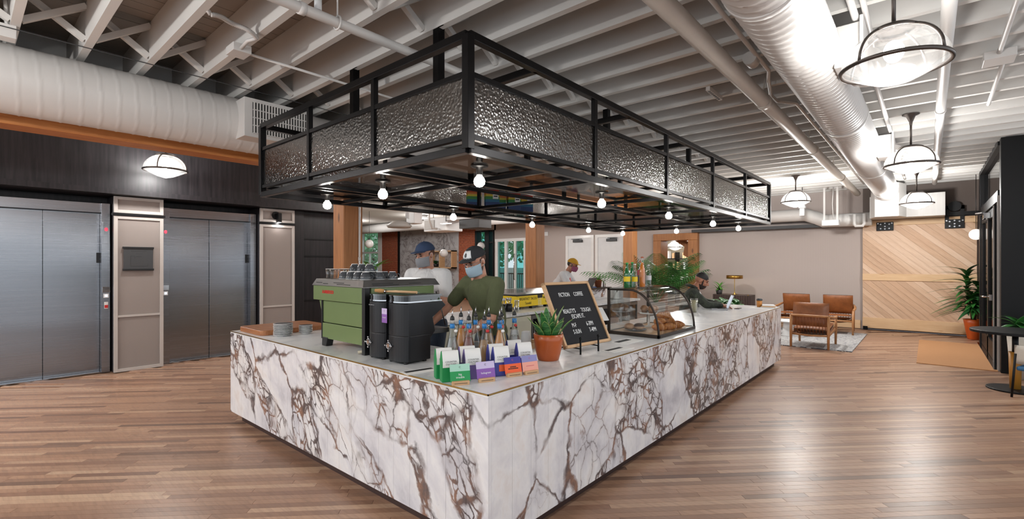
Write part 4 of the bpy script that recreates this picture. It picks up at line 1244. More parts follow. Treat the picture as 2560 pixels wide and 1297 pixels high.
# cups and glasses on the machine
M['cup'] = P('grey_glazed_cup', '45484C', .15, coat=.4)
def cup(x, y, z, rz, label):
    t = thing('coffee_cup', label, 'cup', (x, y, z), rz, 'cups warming on the espresso machine')
    MB().lathe([(.042, 0), (.044, .002), (.041, .02), (.032, .045), (.024, .055), (.023, .06), (.001, .06)], 24).build('bowl', M['cup'], t)
    MB().tube([(.0425*math.cos(2*PI*i/24), .0425*math.sin(2*PI*i/24), .002) for i in range(24)], .0022, 6, closed=True).build('white_rim', M['white_gloss'], t)
    MB().tube([(.0235*math.cos(2*PI*i/24), .0235*math.sin(2*PI*i/24), .06) for i in range(24)], .0022, 6, closed=True).build('white_foot_ring', M['white_gloss'], t)
    MB().tube([(.04, 0, .012), (.058, 0, .014), (.062, 0, .03), (.05, 0, .044), (.034, 0, .042)], .004, 6).build('handle', M['cup'], t)
ci = 0
for row, yy in enumerate((2.08, 2.19, 2.30)):
    for kx in range(4):
        x = -3.62+kx*.105+row*.02
        if x > -3.24: continue
        cup(x, yy, 1.469, random.uniform(0, 6), '%s upturned grey cup in the %s row on the espresso machine, from the left' % (ORD[kx], ('front', 'middle', 'back')[row]))
for kx in range(3):
    cup(-3.56+kx*.11, 2.14, 1.531, random.uniform(0, 6), '%s upturned grey cup of the upper tier on the espresso machine, from the left' % ORD[kx])
def tumbler(x, y, z, label, r=.035, h=.08, group='clear tumblers on the espresso machine'):
    t = thing('tumbler', label, 'glass', (x, y, z), 0, group)
    MB().lathe([(.001, 0), (r*.8, 0), (r, h), (r*.93, h), (r*.74, .008), (.001, .008)], 16).build('glass_wall', M['glass'], t)
    MB().tube([(r*.97*math.cos(2*PI*i/16), r*.97*math.sin(2*PI*i/16), h) for i in range(16)], .0015, 5, closed=True).build('lip', M['white_gloss'], t)
for i, (x, y) in enumerate(((-3.83, 2.07), (-3.745, 2.06), (-3.80, 2.17), (-3.71, 2.16))):
    tumbler(x, y, 1.469, '%s clear tumbler at the left end of the espresso machine top' % ORD[i])
tag(MB().box(-3.90, -3.80, 2.3, 2.5, 1.469, 1.53).build('small_tray', M['black'], bevel=.004), 'small black tray at the back left of the espresso machine top', 'tray')

# ------------------------------------------------------------------ two black grinders
M['hopper'] = glassy('smoked_hopper', (.35,.34,.34), .05)
def grinder(x0, x1, label, card):
    xc = (x0+x1)/2; w = (x1-x0)/2; yf = 1.955
    t = thing('coffee_grinder', label, 'coffee grinder', (xc, 2.1, ZT), 0, 'black coffee grinders on the bar')
    fp = [(x1, yf+.06)]
    n = 14
    front = [(xc+w*math.sin(R_(90-180*i/n)), yf+.06-.06*math.cos(R_(90-180*i/n))) for i in range(n+1)]
    base = front+[(x0, 2.19), (x1, 2.19)]
    MB().prism(base, .925, 1.10).build('lower_body', M['grinder'], t, True, bevel=.004)
    # upper body with the overhanging chin towards the barista
    side = [(2.19, 1.07), (2.235, 1.118), (2.212, 1.217), (2.335, 1.294), (2.303, 1.325), (2.0, 1.325), (2.0, 1.07)]
    MB().prism(side, x0+.001, x1-.001, axis='x').build('head', M['grinder'], t, True, bevel=.005)
    MB().prism(front+[(x0, 2.1), (x1, 2.1)], 1.10, 1.322).build('front_body', M['grinder'], t, True, bevel=.004)
    MB().prism(front+[(x0, 2.295), (x1, 2.295)], 1.327, 1.336).build('hopper_rim', M['chrome'], t, True)
    MB().prism([((p[0]-xc)*.95+xc, p[1]+.004) for p in front]+[(x0+.006, 2.285), (x1-.006, 2.285)], 1.336, 1.368).build('hopper', M['hopper'], t, True)
    MB().prism([((p[0]-xc)*.9+xc, p[1]+.01) for p in front]+[(x0+.012, 2.275), (x1-.012, 2.275)], 1.337, 1.352).build('beans', P('coffee_beans', '2E1B12', .6, bump=(150, 1.0)), t, True)
    MB().prism([((p[0]-xc)*1.0+xc, p[1]) for p in front]+[(x0, 2.295), (x1, 2.295)], 1.368, 1.377).build('lid', glassy('lid_acrylic', (.4,.4,.41), .08), t, True)
    for (fx, fy) in ((x0+.03, 2.0), (x1-.03, 2.0), (x0+.03, 2.16), (x1-.03, 2.16)):
        MB().tube([(fx, fy, .911), (fx, fy, .926)], .015, 10).build('foot', M['black'], t, True)
    # star shaped clamp wheel
    wh = MB().tube([(xc-.045, yf+.002, 1.03), (xc-.045, yf-.012, 1.03)], .014, 12).build('star_knob', ts, t, True)
    for i in range(4):
        a = i*PI/2
        d = Vector((math.cos(a), 0, math.sin(a)))
        MB().tube([Vector((xc-.045, yf-.008, 1.03)), Vector((xc-.045, yf-.010, 1.03))+d*.034], .0035, 6).ellip(tuple(Vector((xc-.045, yf-.010, 1.03))+d*.036), .007, n=8, m=6).build('spoke', ts, wh, True)
    MB().tube([(xc-.045+.024*math.cos(2*PI*i/20), yf-.008, 1.03+.024*math.sin(2*PI*i/20)) for i in range(20)], .0025, 6, closed=True).build('ring', ts, wh, True)
    for z in (1.205, 1.185, 1.168):
        MB().box(x1-.002, x1+.0015, 2.0, 2.07, z-.002, z+.002).build('vent_slot', M['ink'], t, True)
    if card:
        c = MB().box(x0-.005, x0+.055, yf-.014, yf-.012, 1.185, 1.285).build('name_card', P('purple_card', '8A5CA8', .6), t, True)
        MB().box(x0-.005, x0+.055, yf-.0146, yf-.014, 1.245, 1.285).build('card_top', P('lilac_card', 'C9B8DC', .6), c, True)
        text('card_lettering', 'hologram', .011, M['white_ink'], c, (x0+.025-xc, yf-.0152-2.1, 1.222-ZT), ext=.0002)
        text('card_mark', 'C', .012, M['ink'], c, (x0+.025-xc, yf-.0152-2.1, 1.267-ZT), ext=.0002)
    else:
        mb = MB()
        for i in range(5): mb.box(xc-.05+i*.014, xc-.041+i*.014, yf-.0005, yf+.02, 1.295, 1.303)
        mb.build('small_marks', P('grey_print', '77787A', .6), t, True)
grinder(-3.11, -2.915, 'black coffee grinder next to the espresso machine', False)
grinder(-2.875, -2.655, 'black coffee grinder with a purple name card', True)
br = thing('counter_brush', 'wooden handled brush lying across the grinder lids', 'brush', (-2.9, 2.1, 1.377))
MB().tube([(-2.99, 2.05, 1.392), (-2.90, 2.07, 1.394), (-2.72, 2.12, 1.392)], [.007, .009, .010], 10).build('handle', M['lightwood'], br, True)
MB().tube([(-3.0, 2.047, 1.392), (-2.985, 2.05, 1.392)], .013, 10).build('ferrule', ts, br, True)
MB().tube([(-3.0, 2.047, 1.392), (-3.04, 2.036, 1.395), (-3.085, 2.025, 1.397)], [.012, .017, .012], 10).build('bristles', P('bristles', 'B98A55', .9, bump=(120, .8)), br, True)

# ------------------------------------------------------------------ syrup bottles
LIQ = {'clear': ((.85,.86,.86), .10, (.75,.75,.74)), 'amber': ((.9,.45,.08), .78, (.60,.24,.03)), 'red': ((.5,.12,.06), .85, (.20,.05,.03)), 'tan': ((.8,.55,.3), .78, (.42,.25,.12)), 'gold': ((.9,.7,.3), .45, (.6,.42,.15))}
LM = {k: glassy('syrup_'+k, v[0], .05, .05, v[1], v[2]) for k, v in LIQ.items()}
BAND = P('blue_tape', '2E7FC2', .5); STOP_R = P('red_stopper', 'C23030', .4); STOP_W = P('white_stopper', 'E8E6E2', .3)
prof = [(.001, 0), (.040, 0), (.044, .006), (.044, .115), (.040, .145), (.028, .195), (.0165, .245), (.0145, .27), (.0145, .305), (.0165, .308), (.0165, .318), (.0135, .32)]
def syrup(x, y, liq, fill, stop, rz, label):
    t = thing('syrup_bottle', label, 'bottle', (x, y, ZT), rz, 'syrup bottles with pourers on the bar')
    MB().lathe(prof, 24).build('glass_body', M['glass'], t)
    lp = [(.001, .004)]+[(r-.003, z) for r, z in prof if r > .01 and .004 < z < fill]
    rl = max(.012, .044-max(0, fill-.115)*.21)-.003
    MB().lathe(lp+[(rl, fill), (.001, fill)], 24).build('liquid', LM[liq], t)
    MB().lathe([(.0152, .262), (.0158, .262), (.0158, .292), (.0152, .292)], 20).build('blue_tape', BAND, t)
    MB().lathe([(.013, .314), (.015, .322), (.013, .335), (.009, .342), (.001, .342)], 16).build('pourer_cork', M['black'], t)
    MB().tube([(0, 0, .34), (0, 0, .36), (.003, 0, .385)], [.005, .0042, .0032], 8).build('pourer_spout', ts, t)
    s = MB().ellip((.03, -.012, .247), (.012, .012, .011)).build('swing_stopper', STOP_R if stop == 'r' else STOP_W, t)
    MB().tube([(.015, .006, .298), (.030, .006, .28), (.034, -.01, .252)], .0012, 5).tube([(.015, -.006, .298), (.028, -.016, .28), (.03, -.018, .25)], .0012, 5).build('wire_bail', ts, s)
fr_ = [(-2.357, 2.126, 'clear', .20, 'w'), (-2.275, 2.197, 'red', .205, 'r'), (-2.198, 2.264, 'tan', .185, 'r'), (-2.123, 2.329, 'amber', .25, 'w'), (-2.245, 2.62, 'clear', .17, 'r')]
bk_ = [(-2.46, 2.30, 'amber', .235, 'r'), (-2.384, 2.367, 'clear', .14, 'w'), (-2.315, 2.428, 'tan', .20, 'r'), (-2.26, 2.50, 'gold', .22, 'r')]
LN = {'clear': 'clear syrup', 'amber': 'amber syrup', 'red': 'dark red syrup', 'tan': 'tan syrup', 'gold': 'pale gold syrup'}
for i, (x, y, l, f, s) in enumerate(fr_):
    syrup(x, y, l, f, s, random.uniform(-.5, .5), 'syrup bottle of %s, %s from the grinder in the front row' % (LN[l], ORD[i]))
for i, (x, y, l, f, s) in enumerate(bk_):
    syrup(x, y, l, f, s, random.uniform(-.5, .5), 'syrup bottle of %s, %s from the grinder in the back row' % (LN[l], ORD[i]))

# ------------------------------------------------------------------ coffee bags and name cards
def bag(x, y, rz, colname, col, label, spot=None):
    t = thing('coffee_bag', label, 'coffee bag', (x, y, ZT+.0005), rz, 'retail coffee bags at the bar corner')
    m = bpy.data.materials.get('bag_'+colname) or P('bag_'+colname, col, .45)
    W, D, Hh = .052, .031, .175
    MB().add([(-W,-D,0),(W,-D,0),(W,D,0),(-W,D,0),(-W,-D*1.05,.12),(W,-D*1.05,.12),(W,D*1.05,.12),(-W,D*1.05,.12),(-W,-.006,Hh),(W,-.006,Hh),(W,.006,Hh),(-W,.006,Hh)],
        [(3,2,1,0),(0,1,5,4),(1,2,6,5),(2,3,7,6),(3,0,4,7),(4,5,9,8),(5,6,10,9),(6,7,11,10),(7,4,8,11),(8,9,10,11)]).build('pouch', m, t, bevel=.004)
    def wrap(u, v):
        pts = [(-D*1.05-.002, .085), (-D*1.09-.002, .12), (-.010, Hh+.002), (.010, Hh+.002), (D*1.09+.002, .12), (D*1.05+.002, .10)]
        f = v*(len(pts)-1); i = min(int(f), len(pts)-2); f -= i
        return ((u-.5)*2*W*.93, pts[i][0]*(1-f)+pts[i+1][0]*f, pts[i][1]*(1-f)+pts[i+1][1]*f)
    l = MB().grid(wrap, 2, 10).build('paper_band', M['paper'], t)
    text('band_lettering', 'COUNTER', .0135, M['ink'], l, (0, -D*1.05-.004, .118), ext=.0002, space=1.25, sx=.9)
    text('band_lettering', 'CULTURE', .0135, M['ink'], l, (0, -D*1.05-.0035, .103), ext=.0002, space=1.25, sx=.9)
    text('band_lettering', 'COFFEE', .006, P('grey_ink', '8A8A8A', .6) if not bpy.data.materials.get('grey_ink') else bpy.data.materials['grey_ink'], l, (0, -D*1.05-.0033, .092), ext=.0002, space=1.2)
    if spot:
        MB().box(-.02, .04, -D*1.03-.003, -D*1.03-.001, .03, .07).build('colour_label', bpy.data.materials.get('label_'+colname) or P('label_'+colname, spot, .5), t)
BR = R_(62)
bag(-2.117, 1.888, BR, 'green', '128A48', 'green coffee bag in front at the left of the bag row')
bag(-2.210, 1.922, BR, 'green', '128A48', 'green coffee bag behind the other green bag')
bag(-2.067, 2.02, BR, 'purple', '6E5A94', 'purple coffee bag in front, beside the green pair')
bag(-2.152, 2.06, BR, 'purple', '6E5A94', 'purple coffee bag behind the other purple bag')
bag(-1.99, 2.19, BR, 'navy', '3D4192', 'navy coffee bag with orange label in front of its twin', 'E8602A')
bag(-2.075, 2.235, BR, 'navy', '3D4192', 'navy coffee bag with orange label standing behind its twin', 'E8602A')
bag(-1.975, 2.395, BR, 'indigo', '363B8C', 'indigo coffee bag in front, nearest the potted plant', 'D0432E')
bag(-2.085, 2.425, BR, 'indigo', '363B8C', 'indigo coffee bag behind, nearest the potted plant', 'D0432E')
def card(x, y, rz, c1, c2, lines, ink, mark, label):
    t = thing('name_card', label, 'card', (x, y, ZT), rz, 'coffee name cards at the bar corner')
    s = MB().box(-.05, .05, -.013, .013, 0, .024).build('wood_stand', M['lightwood'], t, bevel=.002)
    mb = MB()
    for i in range(11): mb.box(-.037+i*.0068, -.032+i*.0068, -.0136, -.013, .010, .013)
    mb.build('stand_print', M['ink'], s)
    Mx = tr(0, .002, .018) @ rotx(R_(-14))
    MB().box(-.058, .058, -.001, .001, 0, .058, Mx).build('card_lower', P('card_'+c1, c1, .5), t)
    MB().box(-.058, .058, -.001, .001, .058, .098, Mx).build('card_upper', P('card_'+c2, c2, .5), t)
    for i, s_ in enumerate(lines):
        o = text('lettering', s_, .0165 if ink == 'white_ink' else .011, M[ink], t, (0, 0, 0), ext=.0002)
        o.matrix_basis = Mx @ tr(0, -.0015, .040-i*.016 if len(lines) > 1 else .033) @ rotx(PI/2)
    o = text('mark', 'C', .016, mark, t, (0, 0, 0), ext=.0002); o.matrix_basis = Mx @ tr(0, -.0015, .08) @ rotx(PI/2)
    return t
RI = P('card_red_ink', 'D0506A', .5)
card(-1.999, 1.866, R_(60), '14944E', 'A9D6C2', ['big', 'trouble'], 'white_ink', M['ink'], 'green name card on a wooden stand at the bar corner')
card(-1.9385, 2.015, R_(68), '8A58AC', 'CDBFE2', ['hologram'], 'white_ink', M['ink'], 'purple name card on a wooden stand')
o = card(-1.905, 2.22, R_(70), 'F0602A', '3B3592', [], 'ink', RI, 'orange and blue name card on a wooden stand')
mb = MB()
for r, n in ((.036, 6), (.026, 10)):
    for i in range(n): mb.box(-n*.0035+i*.007, -n*.0035+i*.007+.0055, -.0018, -.001, r, r+.006, tr(0, .002, .018) @ rotx(R_(-14)))
mb.build('small_print', M['ink'], o)
o = card(-1.863, 2.334, R_(73), 'F0A592', '8E8CC0', [], 'ink', RI, 'pink and lilac name card on a wooden stand')
mb = MB()
for i in range(12): mb.box(-.03+i*.005, -.0265+i*.005, -.0018, -.001, .032, .035, tr(0, .002, .018) @ rotx(R_(-14)))
mb.build('small_print', RI, o)
# flat menu cards on the worktop
def flat(x, y, rz, w, d, label, strip=True):
    t = thing('menu_card', label, 'menu', (x, y, ZT), rz)
    MB().box(-w/2, w/2, -d/2, d/2, .0005, .003).build('sheet', M['paper'], t)
    if strip: MB().box(-w*.42, w*.3, d*.05, d*.38, .003, .0036).build('black_strip', M['ink'], t)
flat(-2.44, 1.95, R_(80), .27, .11, 'flat white card with a black strip left of the coffee bags')
flat(-2.0, 3.86, R_(88), .30, .16, 'flat white menu sheet lying before the pastry case')
flat(-1.87, 3.45, R_(86), .30, .12, 'flat white menu sheet beside the letter board feet')
tp = thing('payment_tablet', 'white tablet on a white stand behind the letter board', 'tablet', (-2.40, 3.99, ZT))
MB().lathe([(.001, 0), (.075, 0), (.078, .008), (.05, .02), (.045, .1), (.05, .13)], 24).build('stand', M['white_gloss'], tp)
MB().box(-.11, .11, -.006, .006, -.085, .085, tr(0.0, 0, .20) @ rotz(R_(60)) @ rotx(R_(-50))).build('tablet', M['white_gloss'], tp, bevel=.004)
# cups and tray behind the plant
ct = thing('cup_tray', 'shallow wooden tray of cup lids behind the potted plant', 'tray', (-2.52, 3.05, ZT))
MB().box(-.12, .12, -.16, .16, 0, .008).box(-.12, -.11, -.16, .16, .008, .04).box(.11, .12, -.16, .16, .008, .04).box(-.11, .11, -.16, -.15, .008, .04).box(-.11, .11, .15, .16, .008, .04).build('tray', M['lightwood'], ct)
for i, (x, y, n) in enumerate(((-2.55, 2.98, 6), (-2.47, 3.02, 5), (-2.54, 3.12, 4))):
    t = thing('paper_cup', '%s upturned white paper cup stack in the wooden tray behind the plant' % ORD[i], 'paper cup', (x, y, ZT+.009), 0, 'paper cups behind the plant')
    MB().lathe([(.041, 0), (.042, .004)]+[(.040-.0005*k, .012+k*.012+(.004 if k % 2 else 0)) for k in range(n)]+[(.030, .012+n*.012+.05), (.001, .012+n*.012+.05)], 20).build('cups', M['white'], t)

# ------------------------------------------------------------------ potted snake plant
def leaf_mesh(L, w, droop=0, twist=.3, n=8, cup_=.25):
    mb = MB()
    def f(u, v):
        s = v
        ww = w*(math.sin(PI*min(1, .18+.82*s))**.7 if s < 1 else 0)*(1 if s > .12 else .7)
        a = twist*s; x = (u-.5)*2*ww
        y = -droop*s*s*L
        z = L*s*(1-.15*droop*s)
        return (x*math.cos(a), y+x*math.sin(a)+cup_*abs(u-.5)*2*ww, z)
    return mb.grid(f, 4, n)
sp_ = thing('potted_snake_plant', 'snake plant in a glossy orange pot at the bar edge', 'potted plant', (-2.05, 2.765, ZT))
MB().lathe([(.001, 0), (.070, 0), (.075, .004), (.092, .07), (.103, .14), (.106, .185), (.099, .187), (.097, .16), (.001, .16)], 40).build('pot', M['terracotta'], sp_)
MB().lathe([(.001, .168), (.096, .165)], 20).build('soil', M['soil'], sp_)
def m_snake():
    t = NT('snake_leaf'); v = t.coords((6, 6, 60)); n = t.noise(v, 1, 3, .6, 1.5)
    t.link(t.ramp(n.outputs['Fac'], [(.35, lin('1F4A22')), (.5, lin('35713A')), (.65, lin('5C9150'))]), t.b.inputs['Base Color']); t.b.inputs['Roughness'].default_value = .35
    return t.m
M['snake'] = m_snake()
random.seed(11)
for i in range(17):
    a = i*2.4; r = .015+.055*(i/17)**.6
    L = random.uniform(.13, .17) if i > 4 else random.uniform(.19, .25)
    tilt = .12+.45*(i/17)
    o = leaf_mesh(L, .027+.008*random.random(), .15, random.uniform(-.4, .4)).build('leaf', M['snake'], sp_, solid=.002)
    o.matrix_basis = tr(r*math.cos(a), r*math.sin(a), .16) @ rotz(a+PI/2) @ rotx(tilt)
    # pale margins
    mb = MB()
    ev = leaf_mesh(L, .027, .15).v
    e = leaf_mesh(L, .0345, .15, .0, 8)
    src = [o.data.vertices[j].co for j in range(9)]; mb.tube([tuple(p) for p in src], .0014, 4)
    src = [o.data.vertices[36+j].co for j in range(9)]; mb.tube([tuple(p) for p in src], .0014, 4)
    mb.build('leaf_margin', M['leaf_edge'], o)

# ------------------------------------------------------------------ letter board on its easel
lb = thing('letter_board', 'black felt letter board in a pale wood frame with white letters', 'letter board', (-2.0, 3.21, ZT), R_(83))
# local: x along board (right, seen from the aisle), -y faces the aisle
Wd, Hd = .552, .535
tilt = tr(0, -.012, .055) @ rotx(R_(-27))
MB().box(-Wd/2+.015, Wd/2-.015, -.004, .006, .015, Hd-.015, tilt).build('felt', M['felt'], lb)
for (a, b_, c, d) in ((-Wd/2, -Wd/2+.022, 0, Hd), (Wd/2-.022, Wd/2, 0, Hd), (-Wd/2, Wd/2, 0, .022), (-Wd/2, Wd/2, Hd-.022, Hd)):
    MB().box(a, b_, -.014, .016, c, d, tilt).build('frame', M['lightwood'], lb, bevel=.002)
def lbt(s, x, z, size=.050, align='CENTER', sx=.66):
    o = text('letters', s, size, M['white_ink'], lb, (0, 0, 0), align=align, ext=.001)
    o.matrix_basis = tilt @ tr(x, -.0055, z) @ rotx(PI/2) @ scl(sx, 1, 1)
lbt('FICTION', -.075, .425); lbt('COFFEE', .095, .425)
lbt("REALITY'S", -.085, .285); lbt('TOUGH', .115, .285)
lbt('ESCAPE IT.', -.005, .238)
lbt('M-F', -.09, .168); lbt('6-3PM', .10, .168)
lbt('S-SUN', -.08, .115); lbt('7-4PM', .11, .115)
ez = lb
for x in (-.14, .075):
    MB().tube([(x, -.045, .002), (x, -.045, .115)], .007, 10).ellip((x, -.045, .122), .011, n=10, m=8).build('easel_post', M['black_metal'], ez)
    MB().tube([(x, -.045, .045), (x, .11, .045)], .005, 8).build('easel_arm', M['black_metal'], ez)
MB().tube([(-.14, .10, .045), (.075, .10, .045)], .005, 8).tube([(-.03, .10, .045), (-.03, .26, .002)], .006, 8).tube([(-.03, .10, .045), (-.03, .16, .27)], .006, 8).build('easel_back', M['black_metal'], ez)

# ------------------------------------------------------------------ pastry case
pc = thing('pastry_case', 'curved glass pastry case with dark bronze frame on the bar', 'display case', (-2.1, 4.61, ZT))
px0, px1, py0, py1 = -2.372, -1.84, 4.165, 5.06
prof_c = [(px0+.01, 1.345), (-2.14, 1.345)]
for i in range(1, 13):
    a = R_(90-90*i/12); prof_c.append((-2.14+.29*math.cos(a), .925+.42*math.sin(a)))
for y in (py0+.011, py1-.011):
    MB().tube([(p[0], y, p[1]) for p in prof_c], .0105, 8).build('curved_rib', M['bronze'], pc, True)
for y in (py0+.011, py1-.011): MB().box(px0, px0+.022, y-.011, y+.011, ZT+.02, 1.355).build('upright', M['bronze'], pc, True)
for (a, b_, c, d) in ((px0, px1, py0, py0+.022), (px0, px1, py1-.022, py1), (px0, px0+.022, py0, py1), (px1-.022, px1, py0, py1)):
    MB().box(a, b_, c, d, ZT+.001, ZT+.032).build('base_rail', M['bronze'], pc, True, bevel=.002)
MB().box(px0, px0+.022, py0, py1, 1.335, 1.357).build('top_rail', M['bronze'], pc, True, bevel=.002)
MB().box(px0, -2.13, py0, py1, 1.348, 1.357).build('top_glass', M['glass'], pc, True)
MB().box(px0+.02, px1-.02, py0+.02, py1-.02, ZT+.004, ZT+.026).build('wood_base', M['lightwood'], pc, True)
MB().grid(lambda u, v: (prof_c[min(int(u*13), 13)][0], py0+.015+(py1-py0-.03)*v, prof_c[min(int(u*13), 13)][1]), 13, 1).build('curved_glass', M['glass'], pc, True)
for y in (py0+.011, py1-.011):
    MB().prism([(p[0], p[1]-.004) for p in prof_c]+[(px1-.01, ZT+.03), (px0+.012, ZT+.03)], y-.002, y+.002, axis='y').build('end_glass', M['glass'], pc, True)
MB().box(px0+.01, px0+.014, py0+.02, (py0+py1)/2, ZT+.03, 1.34).build('sliding_door', M['glass'], pc, True)
def m_pastry(name, c1, c2):
    t = NT(name); v = t.coords((1,1,1)); n = t.noise(v, 22, 4, .6)
    t.link(t.ramp(n.outputs['Fac'], [(.35, lin(c1)), (.65, lin(c2))]), t.b.inputs['Base Color']); t.b.inputs['Roughness'].default_value = .45
    t.bump(n.outputs['Fac'], .5, .008); return t.m
M['croissant'] = m_pastry('croissant_crust', 'A85A24', 'DB9850'); M['muffin'] = m_pastry('bun_crust', '9A6A48', 'C49A78'); M['donut'] = m_pastry('chocolate_glaze', '2A1A14', '4A2C1E')
def croissant(x, y, z, rz, label):
    t = thing('croissant', label, 'croissant', (x, y, z), rz, 'croissants piled in the pastry case')
    mb = MB(); n = 26; pts = []; rs = []
    for i in range(n+1):
        s = i/n*2-1; a = s*1.15
        pts.append((.075*math.sin(a), .055*math.cos(a)-.03, .03))
        rr = .032*(1-abs(s)**2.2)+.006
        rs.append(rr*(1.0 if int((s+1)*3.6) % 1 == 0 and (i % 4) else .84))
    mb.tube(pts, rs, 12); mb.build('roll', M['croissant'], t)
    return t
random.seed(5)
lev = [(-1.99, 4.50, 0, .2), (-1.93, 4.62, 0, .9), (-2.04, 4.64, 0, 2.2), (-1.95, 4.76, 0, .4), (-2.06, 4.79, 0, 1.6), (-1.94, 4.90, 0, 2.6), (-2.0, 4.56, 1, 1.2), (-1.99, 4.69, 1, .1), (-2.0, 4.83, 1, 2.0), (-2.0, 4.63, 2, .7), (-2.0, 4.76, 2, 1.9)]
for i, (x, y, l, rz) in enumerate(lev):
    croissant(x, y, ZT+.028+l*.052, rz, '%s croissant of the pile in the pastry case, from the near bottom up' % ORD[i])
dp = thing('dark_plate', 'dark plate holding two rolls in the pastry case', 'plate', (-2.17, 4.36, ZT+.0265))
MB().lathe([(.001, 0), (.06, 0), (.105, .014), (.105, .018), (.06, .006), (.001, .006)], 28).build('dish', M['dark_grey'], dp)
for i, (x, y, m, lab) in enumerate(((-2.14, 4.37, 'donut', 'chocolate topped round roll on the dark plate'), (-2.22, 4.33, 'muffin', 'plain round roll on the dark plate'))):
    t = thing('round_roll', lab, 'pastry', (x, y, ZT+.034))
    MB().ellip((0, 0, .032), (.052, .052, .034)).build('roll', M['muffin'], t)
    if m == 'donut': MB().ellip((0, 0, .034), (.0525, .0525, .034), z0=.1).build('glaze', M['donut'], t)
cs = thing('cake_stand', 'white cake stand inside the pastry case', 'stand', (-2.2, 4.72, ZT+.026))
MB().lathe([(.001, 0), (.05, 0), (.05, .006), (.012, .015), (.012, .13), (.05, .135), (.095, .138), (.095, .146), (.001, .146)], 24).build('stand', M['white_gloss'], cs)
for i, (x, y) in enumerate(((-2.15, 4.68), (-2.16, 4.77), (-2.245, 4.71))):
    t = thing('muffin', '%s muffin on the cake stand in the pastry case, from the camera' % ORD[i], 'muffin', (x, y, ZT+.1725), 0, 'muffins on the cake stand')
    MB().lathe([(.001, 0), (.026, 0), (.033, .042)], 16).build('paper_case', P('muffin_case', '8A5A38', .8) if i == 0 else bpy.data.materials['muffin_case'], t)
    MB().ellip((0, 0, .045), (.043, .043, .032)).build('crown', M['muffin'], t)

# ------------------------------------------------------------------ soda bottles on the case
def soda(x, y, h, r, glassm, liqm, capm, labm, lz, label, texture=None):
    t = thing('soda_bottle', label, 'bottle', (x, y, 1.3575), random.uniform(0, 6), 'soda bottles on the pastry case')
    p = [(.001, 0), (r*.9, 0), (r, .006), (r*.97, h*.22), (r, h*.5), (r*.8, h*.62), (r*.42, h*.8), (r*.36, h*.93), (r*.42, h*.95), (r*.4, h*.97)]
    MB().lathe(p, 18).build('glass_body', glassm, t)
    if liqm: MB().lathe([(a*.9, b+.003) for a, b in p[:7]]+[(.001, h*.8)], 18).build('drink', liqm, t)
    MB().lathe([(r*.46, h*.955), (r*.46, h*.985), (r*.3, h), (.001, h)], 16).build('crown_cap', capm, t)
    if labm: MB().lathe([(r*1.01, h*lz), (r*1.02, h*(lz+.2))], 18).build('label', labm, t)
GG = glassy('green_bottle_glass', (.08,.48,.16), .06, .03, .35, (.02,.26,.07)); WH = P('silver_cap', 'C8C8CA', .3, .8); RC = P('rust_cap', 'A8583A', .5)
YL = P('yellow_label', 'E3C21A', .5); RL = P('red_label', 'C03048', .5); WL = P('white_label', 'D8D6D8', .5)
soda(-2.215, 4.27, .245, .032, GG, None, P('green_cap', '2FA04C', .4), YL, .25, 'green glass soda bottle with yellow label, leftmost on the pastry case')
soda(-2.185, 4.37, .235, .029, M['glass'], None, WH, YL, .25, 'clear glass bottle with yellow label on the pastry case')
soda(-2.26, 4.47, .25, .031, GG, None, P('green_cap2', '2FA04C', .4), None, 0, 'green ribbed soda bottle without label on the pastry case')
soda(-2.17, 4.505, .305, .032, M['glass'], glassy('orange_soda', (.95,.4,.05), .03, .05, .75, (.85,.26,.02)), RC, None, 0, 'tall orange soda bottle on the pastry case')
soda(-2.235, 4.60, .26, .03, M['glass'], glassy('cola', (.12,.04,.03), .05, .05, .8, (.03,.01,.008)), RC, RL, .45, 'dark cola bottle with red label on the pastry case')
soda(-2.17, 4.645, .225, .031, M['glass'], None, WH, WL, .3, 'clear patterned bottle, rightmost on the pastry case')

# ------------------------------------------------------------------ far end of the bar: glass, laptop, cup, papers
dg = thing('drink_glass', 'tall plastic cup of pale lemonade on the bar before the seated man', 'cup', (-2.47, 6.74, ZT))
MB().lathe([(.001, 0), (.038, 0), (.053, .195), (.051, .195), (.036, .004), (.001, .004)], 20).build('cup', M['glass'], dg)
MB().lathe([(.001, .005), (.036, .005), (.0485, .172), (.001, .172)], 20).build('lemonade', glassy('lemonade', (.9,.85,.6), .03, .05, .85, (.70,.60,.33)), dg)
def laptop(loc, rz, label, col, tilt=110, sc=1.0):
    t = thing('laptop', label, 'laptop', loc, rz)
    m = P('laptop_shell_'+str(abs(hash(label)) % 97), col, .4, .4)
    b_ = MB().box(-.16*sc, .16*sc, -.11*sc, .11*sc, .001, .016).build('base', m, t, bevel=.004)
    MB().box(-.13*sc, .13*sc, -.02*sc, .09*sc, .016, .0175).build('keyboard', M['black'], b_)
    Mx = tr(0, .11*sc, .014) @ rotx(R_(-(tilt-90)))
    s = MB().box(-.16*sc, .16*sc, -.003, .004, 0, .215*sc, Mx).build('screen', m, t, bevel=.003)
    MB().box(-.15*sc, .15*sc, -.0045, -.003, .01, .205*sc, Mx).build('display', emit('display_'+str(abs(hash(label)) % 97), 'B8C0CC', .5), s)
    return t
laptop((-2.36, 7.44, ZT), R_(-68), 'silver laptop used by the seated man at the bar', 'A9AAAE', 112)
tag(MB().box(-.035, .035, -.075, .075, 0, .008).build('phone', M['black_gloss'], bevel=.003), 'black phone lying beside the silver laptop', 'phone').location = (-2.17, 7.72, ZT+.0005)
tc = thing('travel_cup', 'amber travel cup with dark lid at the far bar corner', 'cup', (-1.99, 8.2, ZT))
